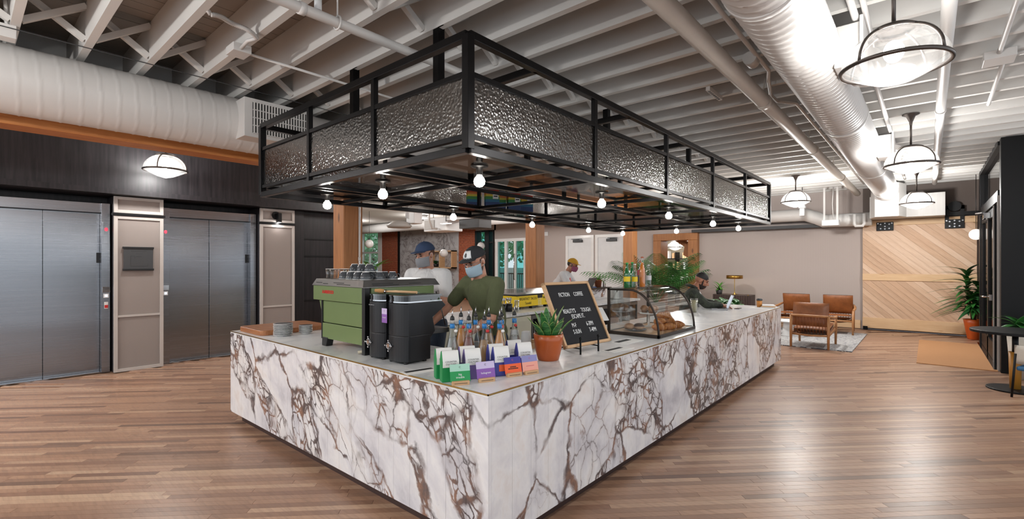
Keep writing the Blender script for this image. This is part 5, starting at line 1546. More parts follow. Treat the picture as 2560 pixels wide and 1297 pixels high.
MB().lathe([(.001, 0), (.036, 0), (.041, .105), (.001, .105)], 20).build('cup', wood('amber_sleeve', 'B8742E', 'D08E45', .4, (8, 8, 2)), tc)
MB().lathe([(.043, .103), (.044, .12), (.036, .134), (.001, .134)], 20).build('lid', M['dark_grey'], tc)
for i, (x, y, z, w, d, h, m) in enumerate(((-1.97, 8.03, 0, .2, .26, .002, 'paper'), (-1.86, 8.2, 0, .2, .28, .014, 'white'), (-1.86, 8.2, .0145, .19, .26, .016, 'lightwood'), (-1.87, 8.21, .031, .17, .22, .012, 'white'))):
    o = MB().box(-w/2, w/2, -d/2, d/2, 0, h).build('magazine', M[m], bevel=.001)
    o.location = (x, y, ZT+.0005+z); o.rotation_euler = (0, 0, .1*i)
    tag(o, ('loose white sheet at the far end of the bar', 'white magazine at the bottom of the far stack', 'tan book in the middle of the far stack', 'white booklet on top of the far stack')[i], 'book')

# ------------------------------------------------------------------ back counter
bc = thing('back_counter_top', 'white worktop of the back counter behind the baristas', 'worktop', (-4.23, 5.6, .86))
MB().box(-5.02, -4.23, 3.3, 8.7, .872, ZT).build('slab', M['worktop'], bc, True, bevel=.002)
MB().box(-5.04, -5.0, 5.2, 8.7, ZT, 1.085).build('splashback', M['marble'], bc, True)
MB().box(-5.3, -4.88, 6.5, 8.75, 1.085, 1.112).build('raised_ledge', M['bronze'], bc, True, bevel=.002)
def base_unit(y0, y1, kind, label):
    t = thing('base_cabinet' if kind == 'c' else 'undercounter_fridge', label, 'cabinet' if kind == 'c' else 'fridge', (-4.6, (y0+y1)/2, 0))
    MB().box(-5.0, -4.29, y0+.002, y1-.002, 0, .868).build('body', M['cream'] if kind == 'c' else M['black'], t, True)
    n = 2
    for i in range(n):
        a = y0+.006+i*(y1-y0)/n; c = a+(y1-y0)/n-.012
        if kind == 'c':
            d = MB().box(-4.29, -4.262, a, c, .12, .855).build('door', M['cream'], t, True, bevel=.003)
            MB().box(-4.262, -4.256, a+.06, c-.06, .18, .79).build('door_panel', M['cream'], d, True)
            MB().ellip((-4.25, a+.05 if i else c-.05, .72), .014).build('knob', M['black'], d, True)
        else:
            d = MB().box(-4.29, -4.262, a, a+.03, .12, .855).box(-4.29, -4.262, c-.03, c, .12, .855).box(-4.29, -4.262, a+.03, c-.03, .12, .16).box(-4.29, -4.262, a+.03, c-.03, .80, .855).build('door', M['steel'] if False else P('fridge_steel', '8C8B89', .3, .9) if not bpy.data.materials.get('fridge_steel') else bpy.data.materials['fridge_steel'], t, True)
            MB().box(-4.28, -4.275, a+.03, c-.03, .16, .80).build('glass', M['darkglass'], d, True)
            MB().tube([(-4.25, a+.045, .3), (-4.25, a+.045, .7)], .008, 8).build('handle', M['chrome'], d, True)
base_unit(3.35, 4.55, 'c', 'cream base cabinet behind the olive shirted barista')
base_unit(4.55, 5.35, 'c', 'cream base cabinet under the utensil pots')
base_unit(5.35, 6.45, 'f', 'undercounter glass fridge below the yellow taco box')
base_unit(6.45, 7.55, 'f', 'undercounter glass fridge seen left of the pastry case')
base_unit(7.55, 8.65, 'f', 'undercounter glass fridge seen through the pastry case')
# yellow taco box
tb = thing('food_box', 'yellow taco carrier with clear lid on the back counter', 'food box', (-4.7, 5.78, ZT+.0005))
MB().box(-.15, .15, -.42, .42, .035, .20).build('box', M['yellow'], tb, bevel=.01)
MB().box(-.16, .16, -.43, .43, .20, .222).build('rim', M['black'], tb, bevel=.004)
MB().add([(-.15,-.42,.222),(.15,-.42,.222),(.15,.42,.222),(-.15,.42,.222),(-.12,-.38,.30),(.12,-.38,.30),(.12,.38,.30),(-.12,.38,.30)], [(0,1,5,4),(1,2,6,5),(2,3,7,6),(3,0,4,7),(4,5,6,7)]).build('clear_lid', glassy('plastic_lid', (.85,.86,.87), .18, .15), tb)
for (x, y) in ((-.11, -.36), (.11, -.36), (-.11, .36), (.11, .36), (.11, 0)):
    MB().box(x-.03, x+.03, y-.045, y+.045, 0, .036).build('foot', M['black'], tb)
MB().box(.15, .153, .08, .2, .15, .2).build('latch', M['black'], tb)
MR = rotz(PI/2)
text('lettering', 'BREAKFAST TACOS', .058, M['ink'], tb, (.1515, -.15, .15), MR, sx=.82, ext=.0005)
text('lettering', 'Tacodeli', .055, M['ink'], tb, (.1515, -.15, .085), MR, sx=.8, ext=.0005)
text('lettering', 'BREAKFAST', .045, M['ink'], tb, (.1515, .30, .15), MR, sx=.7, ext=.0005)
text('lettering', 'Tacodeli', .04, M['ink'], tb, (.1515, .32, .09), MR, sx=.7, ext=.0005)
mb = MB()
for i in range(4):
    for j in range(5): mb.ellip((.1515, .10+i*.022, .055+j*.028), (.0008, .009, .011), n=6, m=4)
mb.build('dot_pattern', P('cream_print', 'EFE3B0', .6), tb)
# utensil pots and glasses
for i, (x, y) in enumerate(((-4.52, 5.02), (-4.50, 5.13))):
    t = thing('utensil_pot', ('black', 'second black')[i]+' wire pot full of spoons on the back counter', 'utensil holder', (x, y, ZT+.0005))
    MB().lathe([(.001, 0), (.05, 0), (.055, .11), (.05, .11), (.046, .006), (.001, .006)], 18).build('pot', M['black'], t)
    for k in range(9):
        a = k*.7; dx, dy = .03*math.cos(a), .03*math.sin(a)
        MB().tube([(dx*.6, dy*.6, .01), (dx, dy, .15)], .004, 6).ellip((dx*1.05, dy*1.05, .175), (.014, .006, .024), n=8, m=6).build('spoon', ts, t)
tumbler(-4.40, 5.19, ZT+.0005, 'tall clear glass beside the yellow taco box', .037, .16, 'glasses on the back counter')
for i, y in enumerate((6.95, 7.15, 7.5, 7.72)):
    tumbler(-4.78, y, ZT+.0005, '%s clear glass before the splashback, counted from the letter board' % ORD[i], .035, .14, 'glasses on the back counter')
sgn = thing('counter_sign', 'small white sign standing on a plate on the back counter', 'sign', (-4.5, 8.25, ZT+.0005))
MB().lathe([(.001, 0), (.09, 0), (.13, .012), (.13, .016), (.09, .006), (.001, .006)], 24).build('plate', M['white_gloss'], sgn)
MB().box(-.01, .01, -.09, .09, .008, .22).build('sign_card', M['paper'], sgn)
MB().ellip((.011, 0, .16), (.001, .02, .025)).build('sign_mark', M['ink'], sgn)
# things on the raised ledge
laptop((-5.02, 7.9, 1.1125), R_(-85), 'dark laptop on the raised ledge before the man in the mustard cap', '3B3C40', 118)
po = thing('potted_spider_plant', 'small spider plant in a clay pot on the raised ledge', 'potted plant', (-5.05, 8.50, 1.1125))
MB().lathe([(.001, 0), (.058, 0), (.075, .13), (.08, .13), (.08, .15), (.07, .15), (.066, .12), (.001, .12)], 24).build('pot', M['terracotta2'], po)
random.seed(4)
for i in range(30):
    a = i*2.4; L = random.uniform(.14, .26)
    o = leaf_mesh(L, .009, random.uniform(.5, 1.3), .1, 8).build('leaf', M['leaf_bright'], po, solid=.001)
    o.matrix_basis = tr(.02*math.cos(a), .02*math.sin(a), .12) @ rotz(a+PI/2) @ rotx(random.uniform(.2, 1.0))
gt = thing('tap_fitting', 'chrome tap fitting on the raised ledge beside the clay pot', 'tap', (-5.02, 8.66, 1.1125))
MB().tube([(0, 0, 0), (0, 0, .12), (.05, 0, .12)], .012, 10).tube([(0, .06, 0), (0, .06, .16)], .008, 8).build('pipes', ts, gt)
tag(MB().box(-.06, .06, -.08, .08, 0, .012).build('notebook', P('blue_notebook', '3C5C96', .6), bevel=.002), 'blue notebook beside the dark laptop on the ledge', 'notebook').location = (-5.05, 8.26, 1.1125)
# ------------------------------------------------------------------ people
# local frame: forward +Y, the person's right hand side +X, up +Z
def V3(*a): return Vector(a)
def hand(mb, wrist, dirv, palm_n, side, curl=.5, spread=1.0):
    """palm plus five fingers; dirv = towards the fingertips, palm_n = palm normal (palm side), side=+1 thumb towards dirv x palm_n"""
    d = dirv.normalized(); n = (palm_n-d*palm_n.dot(d)).normalized(); s = d.cross(n).normalized()*side
    c = wrist+d*.05
    Mx = Matrix(((s.x, d.x, n.x, c.x), (s.y, d.y, n.y, c.y), (s.z, d.z, n.z, c.z), (0,0,0,1)))
    mb.ellip((0, -.005, 0), (.04, .052, .015), Mx, n=14, m=8)
    mb.ellip((.022, -.025, .006), (.018, .03, .016), Mx, n=10, m=6)
    for i, (x, L) in enumerate(((.030, .072), (.010, .082), (-.010, .076), (-.029, .060))):
        p = Vector((x, .038, 0)); a = 0.12
        for k in range(3):
            l = L*(.44, .32, .24)[k]
            a2 = a+curl*(.45, .75, .55)[k]
            q = p+Vector((x*.10*spread*(1 if k == 0 else 0), l*math.cos(a2), l*math.sin(a2)))
            mb.cap(Mx @ p, .0093-.0008*k, Mx @ q, .0085-.0008*k, 8)
            p = q; a = a2
    p = Vector((.034, -.028, .004))
    for k, (dx, dy, dz) in enumerate(((.026, .026, .012), (.010, .030, .014), (.0, .024, .010))):
        q = p+Vector((dx, dy, dz*(.6+curl)))
        mb.cap(Mx @ p, .0125-.0012*k, Mx @ q, .0112-.0012*k, 8); p = q

def person(label, loc, rz, pose, skin, shirt, sleeve, pants, head_yaw=0, head_pitch=0, head_roll=0, vox=.0065):
    t = thing('person', label, 'person', loc, rz)
    g = lambda k: Vector(pose[k])
    sk = M[skin]
    hip, chest, neck, head = g('hip'), g('chest'), g('neck'), g('head')
    MH = tr(*head) @ rotz(head_yaw) @ rotx(head_pitch) @ roty(head_roll)
    b = MB()
    # head
    b.ellip((0, -.012, .028), (.077, .098, .096), MH, 20, 14)
    b.ellip((0, .018, -.045), (.063, .076, .080), MH, 18, 12)
    b.ellip((0, .062, -.100), (.030, .028, .024), MH, 12, 8)
    b.ellip((0, .070, .030), (.056, .022, .016), MH, 14, 8)
    b.ellip((.040, .055, -.030), (.026, .030, .026), MH, 12, 8); b.ellip((-.040, .055, -.030), (.026, .030, .026), MH, 12, 8)
    b.cap((0, .088, .012), .010, (0, .112, -.032), .0145, 10, MH)
    b.ellip((.012, .100, -.036), (.010, .012, .009), MH, 8, 6); b.ellip((-.012, .100, -.036), (.010, .012, .009), MH, 8, 6)
    b.ellip((0, .088, -.066), (.026, .013, .006), MH, 10, 6); b.ellip((0, .086, -.077), (.022, .013, .007), MH, 10, 6)
    for s in (1, -1):
        b.ellip((s*.079, -.008, -.012), (.010, .020, .033), MH @ rotz(-s*.25), 10, 8)
    # neck and trunk
    hb = MH @ Vector((0, -.02, -.07))
    b.cap(neck, .062, hb, .056, 14)
    up = (chest-hip).normalized(); rt = Vector((1, 0, 0)); fw = up.cross(rt).normalized()*-1
    MT = Matrix(((1, fw.x, up.x, chest.x), (0, fw.y, up.y, chest.y), (0, fw.z, up.z, chest.z), (0,0,0,1)))
    fat = pose.get('fat', 1.0)
    b.ellip((0, 0, 0), (.155, .105*fat, .17), MT, 20, 12)
    bel = hip.lerp(chest, .4)
    b.ellip(tuple(bel), (.14*fat, .105*fat, .18), None, 18, 10)
    b.ellip(tuple(hip), (.155, .11, .12), None, 18, 10)
    for s, S in ((1, 'R'), (-1, 'L')):
        sh, el, wr = g('sh'+S), g('el'+S), g('wr'+S)
        b.cap(neck-Vector((0, 0, .02)), .05, sh, .055, 12)
        b.cap(sh, .058, sh.lerp(el, .5), .046, 12); b.cap(sh.lerp(el, .5), .047, el, .038, 12)
        b.cap(el, .040, el.lerp(wr, .35), .043, 12); b.cap(el.lerp(wr, .35), .042, wr, .027, 12)
        hd = pose.get('hd'+S); hd = Vector(hd) if hd else (wr-el)
        pn = Vector(pose.get('pn'+S, (0, 0, -1)))
        b.cap(wr, .026, wr+hd.normalized()*.02, .024, 10)
        hand(b, wr, hd, pn, pose.get('th'+S, -s), pose.get('curl', .55))
        kn, an = g('kn'+S), g('an'+S)
        hj = hip+Vector((s*.09, 0, -.05))
        b.cap(hj, .085, kn, .055, 12); b.cap(kn, .056, kn.lerp(an, .35), .055, 12); b.cap(kn.lerp(an, .35), .055, an, .036, 12)
        b.cap(an-Vector((0, .03, .04)), .035, an+Vector((0, .15, -.045)), .03, 10)
    b.build('body', sk, t, remesh=vox, smoothmod=3)
    # shirt
    c = MB()
    c.ellip((0, 0, .0), (.176, .128*fat, .185), MT, 22, 12)
    c.ellip(tuple(bel), (.162*fat, .126*fat, .21), None, 20, 12)
    c.ellip(tuple(hip+Vector((0, 0, .02))), (.172, .128, .12), None, 20, 10)
    for s, S in ((1, 'R'), (-1, 'L')):
        sh, el, wr = g('sh'+S), g('el'+S), g('wr'+S)
        c.cap(neck+Vector((s*.035, -.005, -.035)), .052, sh+Vector((0, 0, .004)), .070, 14)
        if sleeve == 'short':
            c.cap(sh, .074, sh.lerp(el, .72), .066, 14)
        else:
            c.cap(sh, .074, el, .058, 14); c.cap(el, .060, wr-(wr-el).normalized()*.025, .042, 14)
        c.cap(sh+Vector((-s*.05, 0, -.08)), .08, chest+Vector((s*.06, 0, -.02)), .10, 12)
    c.cap(neck+Vector((0, -.012, -.035)), .068, neck+Vector((0, -.008, -.012)), .066, 16)
    c.build('shirt', M[shirt], t, remesh=.011, smoothmod=4)
    p = MB()
    p.ellip(tuple(hip+Vector((0, 0, -.03))), (.168, .124, .12), None, 18, 10)
    for s, S in ((1, 'R'), (-1, 'L')):
        kn, an = g('kn'+S), g('an'+S); hj = hip+Vector((s*.09, 0, -.05))
        p.cap(hj, .10, kn, .072, 12); p.cap(kn, .072, an+Vector((0, 0, .02)), .055, 12)
    p.build('trousers', M[pants], t, remesh=.014, smoothmod=3)
    for s, S in ((1, 'R'), (-1, 'L')):
        an = g('an'+S)
        MB().cap(an-Vector((0, .035, .045)), .042, an+Vector((0, .16, -.05)), .036, 12).build('shoe', M['black'], t)
    for s in (1, -1):
        MB().ellip((s*.031, .083, .003), (.014, .008, .007), MH, 10, 6).build('eye', M['eye'], t)
        MB().ellip((s*.033, .092, .028), (.020, .006, .005), MH @ roty(s*.12), 10, 6).build('eyebrow', M['beard'], t)
    return t, MH

def cap_hat(t, MH, mat, patch=None, flat=False, back=False):
    h = MB()
    Mh = MH @ tr(0, -.012, .040) @ rotx(R_(4))
    h.ellip((0, 0, 0), (.088, .108, .092), Mh, 24, 12, z0=.02)
    h.lathe([(1.0, 0), (1.0, .018)], 24, Mh @ scl(.089, .109, 1))
    o = h.build('cap_crown', mat, t, solid=.003)
    def brim(u, v):
        a = (u-.5)*2.3; r = v
        x = math.sin(a)*(.083+.012*r); y = math.cos(a)*.100+r*.075*math.cos(a)**.6 if math.cos(a) > 0 else 0
        return (x, y, .006-.045*r*r*0-.10*x*x*(1 if not flat else .2)-.010*r)
    MB().grid(brim, 14, 5, Mh).build('cap_brim', mat, t, solid=.004)
    MB().ellip((0, 0, .093), (.009, .009, .004), Mh, 8, 5).build('cap_button', mat, t)
    if patch:
        def pf(u, v):
            a = (u-.5)*1.25; z = .012+.062*v; k = math.sqrt(max(0, 1-(z/.094)**2))
            return (math.sin(a)*.0905*k, math.cos(a)*.1105*k, z)
        q = MB().grid(pf, 8, 5, Mh).build('cap_patch', M['white'], o, solid=.002)
        def pe(u, v):
            th = u*2*PI; a = math.cos(th)*v*.17; z = .043+math.sin(th)*v*.017; k = math.sqrt(max(0, 1-(z/.094)**2))
            return (math.sin(a)*.0925*k, math.cos(a)*.1125*k, z)
        MB().grid(pe, 12, 3, Mh).build('cap_emblem', M['dark_grey'], q, solid=.001)

def face_mask(t, MH, mat, low=-.112):
    def f(u, v):
        a = (u-.5)*2.7; z = -.012+(low+.012)*v
        bul = 1+.12*math.sin(PI*v)*math.cos(a)
        x = math.sin(a)*.081*(1-.16*v*v); y = -.004+math.cos(a)*.110*bul+.016*(1-v)*max(0, 1-abs(a)*1.6)
        return (x, y, z)
    m = MB().grid(f, 20, 10, MH).build('face_mask', mat, t, solid=.003)
    for s in (1, -1):
        MB().tube([(s*.071, .015, -.03), (s*.080, -.005, .010), (s*.084, -.028, .008), (s*.082, -.03, -.02), (s*.070, .012, -.09)], .0016, 5, M=MH).build('mask_loop', M['white'], m)

def std(**k):
    p = dict(hip=(0, 0, .98), chest=(0, .0, 1.33), neck=(0, -.015, 1.50), head=(0, .03, 1.655),
             shR=(.19, -.01, 1.44), elR=(.25, .02, 1.16), wrR=(.24, .2, 1.0), shL=(-.19, -.01, 1.44), elL=(-.25, .02, 1.16), wrL=(-.24, .2, 1.0),
             knR=(.1, .02, .52), anR=(.1, -.02, .09), knL=(-.1, .02, .52), anL=(-.1, -.02, .09))
    p.update(k); return p

# barista in the olive shirt: head bowed, right arm out to the grinder, left arm down
t, MH = person('man in an olive T-shirt, dark cap and blue mask working behind the bar', (-3.0, 3.07, .0), R_(171),
    std(hip=(0, -.10, .97), chest=(0, -.02, 1.30), neck=(.0, .03, 1.475), head=(.0, .085, 1.615),
        shR=(.20, .02, 1.415), elR=(.34, .14, 1.20), wrR=(.28, .36, 1.06), shL=(-.20, .0, 1.41), elL=(-.23, .08, 1.13), wrL=(-.13, .28, 1.0), hdR=(-.1, .7, -.5), hdL=(.3, .7, -.4), fat=1.12),
    'skin', 'olive', 'short', 'denim', head_yaw=R_(8), head_pitch=R_(-24))
cap_hat(t, MH, M['cap_black'], True); face_mask(t, MH, M['mask_blue'])
MB().ellip((0, .012, -.060), (.0655, .075, .068), MH, 18, 10, z1=.1).build('beard', M['stubble'], t)
MB().ellip((0, -.022, .018), (.0785, .092, .075), MH, 18, 10, z0=-.6, z1=.4).build('hair', M['stubble'], t)
gm = MB()
for s in (1, -1):
    gm.tube([(s*.012, .104, .008), (s*.055, .092, .010), (s*.074, .06, .006), (s*.082, -.005, .004)], .0018, 5, M=MH)
    gm.tube([(s*.012, .106, .008), (s*.014, .106, -.018), (s*.045, .098, -.02), (s*.058, .088, .0)], .0014, 5, M=MH)
gm.build('glasses', M['chrome'], t)
# colleague in white behind the machine, facing the counter
t, MH = person('man in a white T-shirt, navy cap and grey mask behind the espresso machine', (-3.90, 3.18, 0), R_(192),
    std(hip=(0, -.06, 1.02), chest=(0, 0, 1.37), neck=(0, .0, 1.54), head=(0, .045, 1.685), shR=(.215, 0, 1.475), elR=(.27, .06, 1.19), wrR=(.14, .30, 1.21), shL=(-.215, 0, 1.475), elL=(-.30, .08, 1.22), wrL=(-.16, .33, 1.27), fat=1.15,
        hdR=(-.6, .7, .05), hdL=(.6, .7, .05)),
    'skin', 'whitecloth', 'short', 'denim', head_yaw=R_(-10), head_pitch=R_(-14))
cap_hat(t, MH, M['cap_blue']); face_mask(t, MH, M['mask_grey'])
MB().ellip((0, -.022, .018), (.0785, .092, .075), MH, 18, 10, z0=-.6, z1=.4).build('hair', M['stubble'], t)
# man in the mustard cap beyond the raised ledge
t, MH = person('man in a mustard cap, plum mask and white printed T-shirt at the raised ledge', (-5.53, 7.86, 0), R_(-70),
    std(hip=(0, -.12, .97), chest=(0, .05, 1.27), neck=(0, .16, 1.43), head=(0, .25, 1.56), shR=(.20, .10, 1.37), elR=(.25, .26, 1.14), wrR=(.10, .46, 1.16), shL=(-.20, .10, 1.37), elL=(-.26, .25, 1.14), wrL=(-.10, .46, 1.16), hdR=(-.2, .9, 0), hdL=(.2, .9, 0)),
    'skin_tan', 'whitecloth', 'short', 'denim', head_pitch=R_(-20))
cap_hat(t, MH, M['cap_mustard']); face_mask(t, MH, M['mask_plum'])
MB().ellip((0, -.022, .012), (.0785, .092, .075), MH, 18, 10, z0=-.7, z1=.4).build('hair', M['hair'], t)
MB().ellip((0.02, .205, 1.24), (.05, .012, .075), None, 14, 8).build('shirt_print', P('coral_print', 'D05A5A', .8), t)
# seated man with the laptop
t, MH = person('seated man with dark beard and green camouflage jacket typing at the bar', (-2.84, 7.52, 0), R_(-68),
    std(hip=(0, -.06, .72), chest=(0, .04, 1.04), neck=(0, .10, 1.205), head=(0, .19, 1.325), shR=(.20, .06, 1.14), elR=(.27, .24, .975), wrR=(.13, .47, .955), shL=(-.20, .06, 1.14), elL=(-.26, .24, .975), wrL=(-.08, .47, .955),
        knR=(.15, .10, .50), anR=(.14, -.08, .24), knL=(-.15, .10, .50), anL=(-.14, -.08, .24), hdR=(-.15, .9, -.12), hdL=(.15, .9, -.12), curl=.4),
    'skin_tan', 'camo', 'long', 'denim', head_yaw=R_(4), head_pitch=R_(-22))
h = MB(); h.ellip((0, -.014, .034), (.0797, .0995, .0965), MH @ rotx(R_(-3)), 22, 14, z0=-.06)
h.build('hair', M['hair'], t)
bd_ = MB(); bd_.ellip((0, .020, -.052), (.0665, .080, .084), MH, 20, 10, z1=-.12)
bd_.build('beard', M['beard'], t)
for s in (1, -1): MB().cap((s*.0685, .016, .012), .007, (s*.060, .022, -.062), .013, 10, MH).build('sideburn', M['beard'], t)
MB().cap((-.026, .090, -.060), .0055, (.026, .090, -.060), .0055, 8, MH).build('moustache', M['beard'], t)
MB().ellip((0, .155, 1.03), (.055, .04, .13), None, 14, 8).build('undershirt', M['whitecloth'], t)
MB().tube([(.07, .12, 1.2), (.085, .07, 1.235), (.06, .0, 1.25), (0, -.03, 1.255), (-.06, .0, 1.25), (-.085, .07, 1.235), (-.07, .12, 1.2)], .022, 8).build('collar', M['camo'], t)
# stool under him
bs = thing('bar_stool', 'wooden bar stool under the seated man', 'stool', (-2.86, 7.47, 0), R_(-68))
MB().lathe([(.001, .60), (.17, .60), (.18, .615), (.17, .63), (.001, .635)], 24).build('seat', M['oak'], bs)
for i in range(4):
    a = PI/4+i*PI/2; MB().tube([(.12*math.cos(a), .12*math.sin(a), .6), (.19*math.cos(a), .19*math.sin(a), 0)], .015, 8).build('leg', M['black_metal'], bs)
MB().tube([(.165*math.cos(2*PI*i/24), .165*math.sin(2*PI*i/24), .22) for i in range(24)], .009, 6, closed=True).build('foot_ring', M['black_metal'], bs)
# ------------------------------------------------------------------ lounge at the back
rug = thing('woven_rug', 'grey and white striped woven rug under the leather armchairs', 'rug', (-2.0, 11.9, 0))
MB().box(-.97, .97, -1.43, 1.45, .0005, .014).build('pile', M['rug'], rug)
for s in (-1, 1):
    for i in range(40):
        pass
def armchair(loc, rz, label):
    """forward is +Y"""
    t = thing('leather_armchair', label, 'armchair', loc, rz, 'tan leather armchairs on the rug')
    O = M['oak']; w, d = .30, .43
    for s in (-1, 1):
        MB().tube([(s*w, -d, 0), (s*w, -d+.01, .30), (s*w, -d+.02, .60)], [.020, .024, .024], 10).build('back_leg', O, t)
        MB().tube([(s*w*1.02, d, 0), (s*w*1.03, d, .3), (s*w*1.04, d-.01, .53)], [.020, .024, .022], 10).build('front_leg', O, t)
        MB().tube([(s*w, -d+.02, .60), (s*(w+.03), -d+.2, .575), (s*(w+.035), 0, .55), (s*(w+.02), d-.01, .54)], [.022, .026, .026, .024], 10).build('armrest', O, t)
        MB().bar((s*w, -d+.02, .25), (s*w, d, .30), .022, .04).build('side_rail', O, t)
    MB().tube([(-w, -d+.02, .60), (-.15, -d-.015, .605), (.15, -d-.015, .605), (w, -d+.02, .60)], .022, 10).build('back_rail', O, t)
    MB().tube([(-w, d, .30), (w, d, .30)], .018, 8).build('front_rail', O, t)
    MB().tube([(-w, -d+.02, .25), (0, -d+.02, .235), (w, -d+.02, .25)], .018, 8).build('lower_back_rail', O, t)
    # slung leather strap seat below the cushion
    def sling(u, v):
        x = (u-.5)*2*(w-.02); y = -d+.05+(2*d-.1)*v
        return (x, y, .27+.07*v-.05*math.sin(PI*u)-.04*math.sin(PI*v))
    MB().grid(sling, 8, 10).build('seat_sling', M['leather'], t, solid=.006)
    def cush(cx, cy, cz, sx, sy, sz, Mx=None):
        mb = MB()
        n = 12
        vs = []; fs = []
        def f(u, v):
            a = (u-.5)*2; b_ = (v-.5)*2
            k = ((1-abs(a)**3.5)*(1-abs(b_)**3.5))**.5 if abs(a) < 1 and abs(b_) < 1 else 0
            return a, b_, k
        mb.grid(lambda u, v: (f(u, v)[0]*sx, f(u, v)[1]*sy, sz*(.25+.75*f(u, v)[2])), n, n, (Mx or Matrix.Identity(4)))
        mb.grid(lambda u, v: (f(1-u, v)[0]*sx, f(1-u, v)[1]*sy, -sz*(.25+.75*f(1-u, v)[2])), n, n, (Mx or Matrix.Identity(4)))
        return mb
    cush(0,0,0, .285, .38, .06, tr(0, .03, .36) @ rotx(R_(5))).build('seat_cushion', M['leather'], t)
    bc_ = cush(0,0,0, .29, .22, .055, tr(0, -d+.14, .62) @ rotx(R_(76))).build('back_cushion', M['leather'], t)
    for i in range(11):
        x = -w+.045+i*(2*w-.09)/10
        MB().tube([(x, -d+.012, .59), (x, -d+.02, .48), (x, -d+.05, .36), (x, -d+.10, .26)], .006, 6).build('leather_cord', M['leather'], t)
    return t
armchair((-1.67, 10.80, .014), 0, 'tan leather armchair nearest the bar, seen from behind')
armchair((-1.58, 13.25, .014), R_(184), 'tan leather armchair by the barn door facing the camera')
armchair((-2.46, 13.2, .014), R_(176), 'tan leather armchair half hidden behind the bar corner')
ct_ = thing('coffee_table', 'low white table between the leather armchairs', 'table', (-2.25, 12.0, .014))
MB().lathe([(.001, .30), (.30, .30), (.31, .315), (.30, .33), (.001, .33)], 32).build('top', M['white'], ct_)
MB().lathe([(.22, 0), (.20, .01), (.17, .30)], 28).build('drum_base', M['white'], ct_)
# credenza, lamp and plants
cr_ = thing('credenza', 'dark brown fluted credenza against the taupe wall', 'cabinet', (-3.95, 13.9, 0))
MB().box(-.55, .42, -.22, .22, .12, .74).build('body', P('dark_walnut', '3E2F2B', .45, noise=(9, .3)), cr_, bevel=.006)
for i in range(16): MB().box(-.54+i*.06, -.50+i*.06, -.232, -.22, .14, .72).build('slat', bpy.data.materials['dark_walnut'], cr_)
for x in (-.5, .37):
    for y in (-.18, .18): MB().tube([(x, y, 0), (x, y, .12)], .018, 8).build('leg', M['black_metal'], cr_)
MB().tube([(.36, -.19, .742), (.36, -.25, .742)], .012, 8).build('knob', M['brass'], cr_)
tl = thing('table_lamp', 'brass table lamp with flat drum shade on the credenza', 'lamp', (-3.98, 13.85, .742))
MB().lathe([(.001, 0), (.08, 0), (.08, .012), (.03, .02), (.014, .06), (.009, .1), (.009, .5), (.001, .52)], 20).build('stem', M['brass'], tl)
MB().lathe([(.205, .43), (.205, .52)], 32).build('shade', P('brass_shade', 'A9803F', .3, .9), tl, solid=.004)
MB().lathe([(.012, .515), (.2, .515)], 24).build('shade_top', M['brass'], tl)
MB().ellip((0, 0, .46), .03).build('bulb', emit('lamp_glow', 'FFE0B0', 8), tl)
pointlight('lamp_light', tl, (0, 0, .44), 4, .04, (1, .8, .55))
def bushy(name, loc, label, n, L, w, mat, spread, pot=None, h0=.1, droop=(.3, .9), seed=1, tilt=(.15, 1.2)):
    t = thing(name, label, 'potted plant', loc)
    random.seed(seed)
    if pot: pot(t)
    for i in range(n):
        a = i*2.4+random.uniform(-.3, .3); l = L*random.uniform(.6, 1.1)
        o = leaf_mesh(l, w*random.uniform(.8, 1.2), random.uniform(*droop), random.uniform(-.3, .3), 7).build('leaf', mat, t, solid=.001)
        o.matrix_basis = tr(spread*random.uniform(-1, 1), spread*random.uniform(-1, 1), h0+random.uniform(0, L*.5)) @ rotz(a) @ rotx(random.uniform(*tilt))
    return t
def small_pot(r, h, m):
    def f(t): MB().lathe([(.001, 0), (r*.75, 0), (r, h), (r*.92, h), (r*.85, h*.85), (.001, h*.85)], 20).build('pot', M[m], t)
    return f
bushy('potted_plant', (-2.95, 9.6, 0), 'leafy green plant in a tall planter behind the seated man', 46, .24, .055, M['leaf'], .26, small_pot(.22, .74, 'dark_grey'), .72, (.4, 1.0), 8)
bushy('potted_plant', (-4.35, 13.75, .742), 'yellow green leafy plant on the left of the credenza', 18, .26, .03, M['leaf_bright'], .05, small_pot(.09, .12, 'dark_grey'), .10, (.4, 1.1), 9)

# big palm by the timber doorway
pm = thing('potted_palm', 'large palm in a grey planter beside the timber doorway', 'potted plant', (-5.72, 12.72, 0))
MB().lathe([(.001, 0), (.22, 0), (.26, .5), (.24, .5), (.23, .45), (.001, .45)], 28).build('planter', P('grey_planter', '8A8480', .7), pm)
random.seed(21)
def frond(L, arch, az, lean, z0, seed):
    random.seed(seed)
    mb = MB(); n = 26; pts = []
    for i in range(n+1):
        s = i/n
        r = L*(math.sin(lean)*s+arch*s*s*.55); z = L*(math.cos(lean)*s-arch*s*s*.62)
        pts.append(Vector((r, 0, z)))
    mb.tube(pts, [.011*(1-.8*i/n) for i in range(n+1)], 6)
    for i in range(6, n+1):
        p = pts[i]; tdir = (pts[i]-pts[i-1]).normalized(); s = i/n
        ll = .40*math.sin(PI*min(.97, .12+.8*s))**.8*L/1.2
        for sd in (-1, 1):
            d = (tdir*.75+Vector((0, sd, 0))*.85+Vector((0, 0, -.25))).normalized()
            q = p+d*ll+Vector((0, 0, -.25*ll)); m_ = p+d*ll*.5; wv = tdir*.013
            mb.add([p-wv*.4, p+wv*.4, m_+wv, m_-wv, q], [(0,1,2,3), (3,2,4)])
    o = mb.build('frond', M['leaf'] if seed % 3 else M['leaf_dark'], pm)
    o.matrix_basis = tr(0, 0, z0) @ rotz(az)
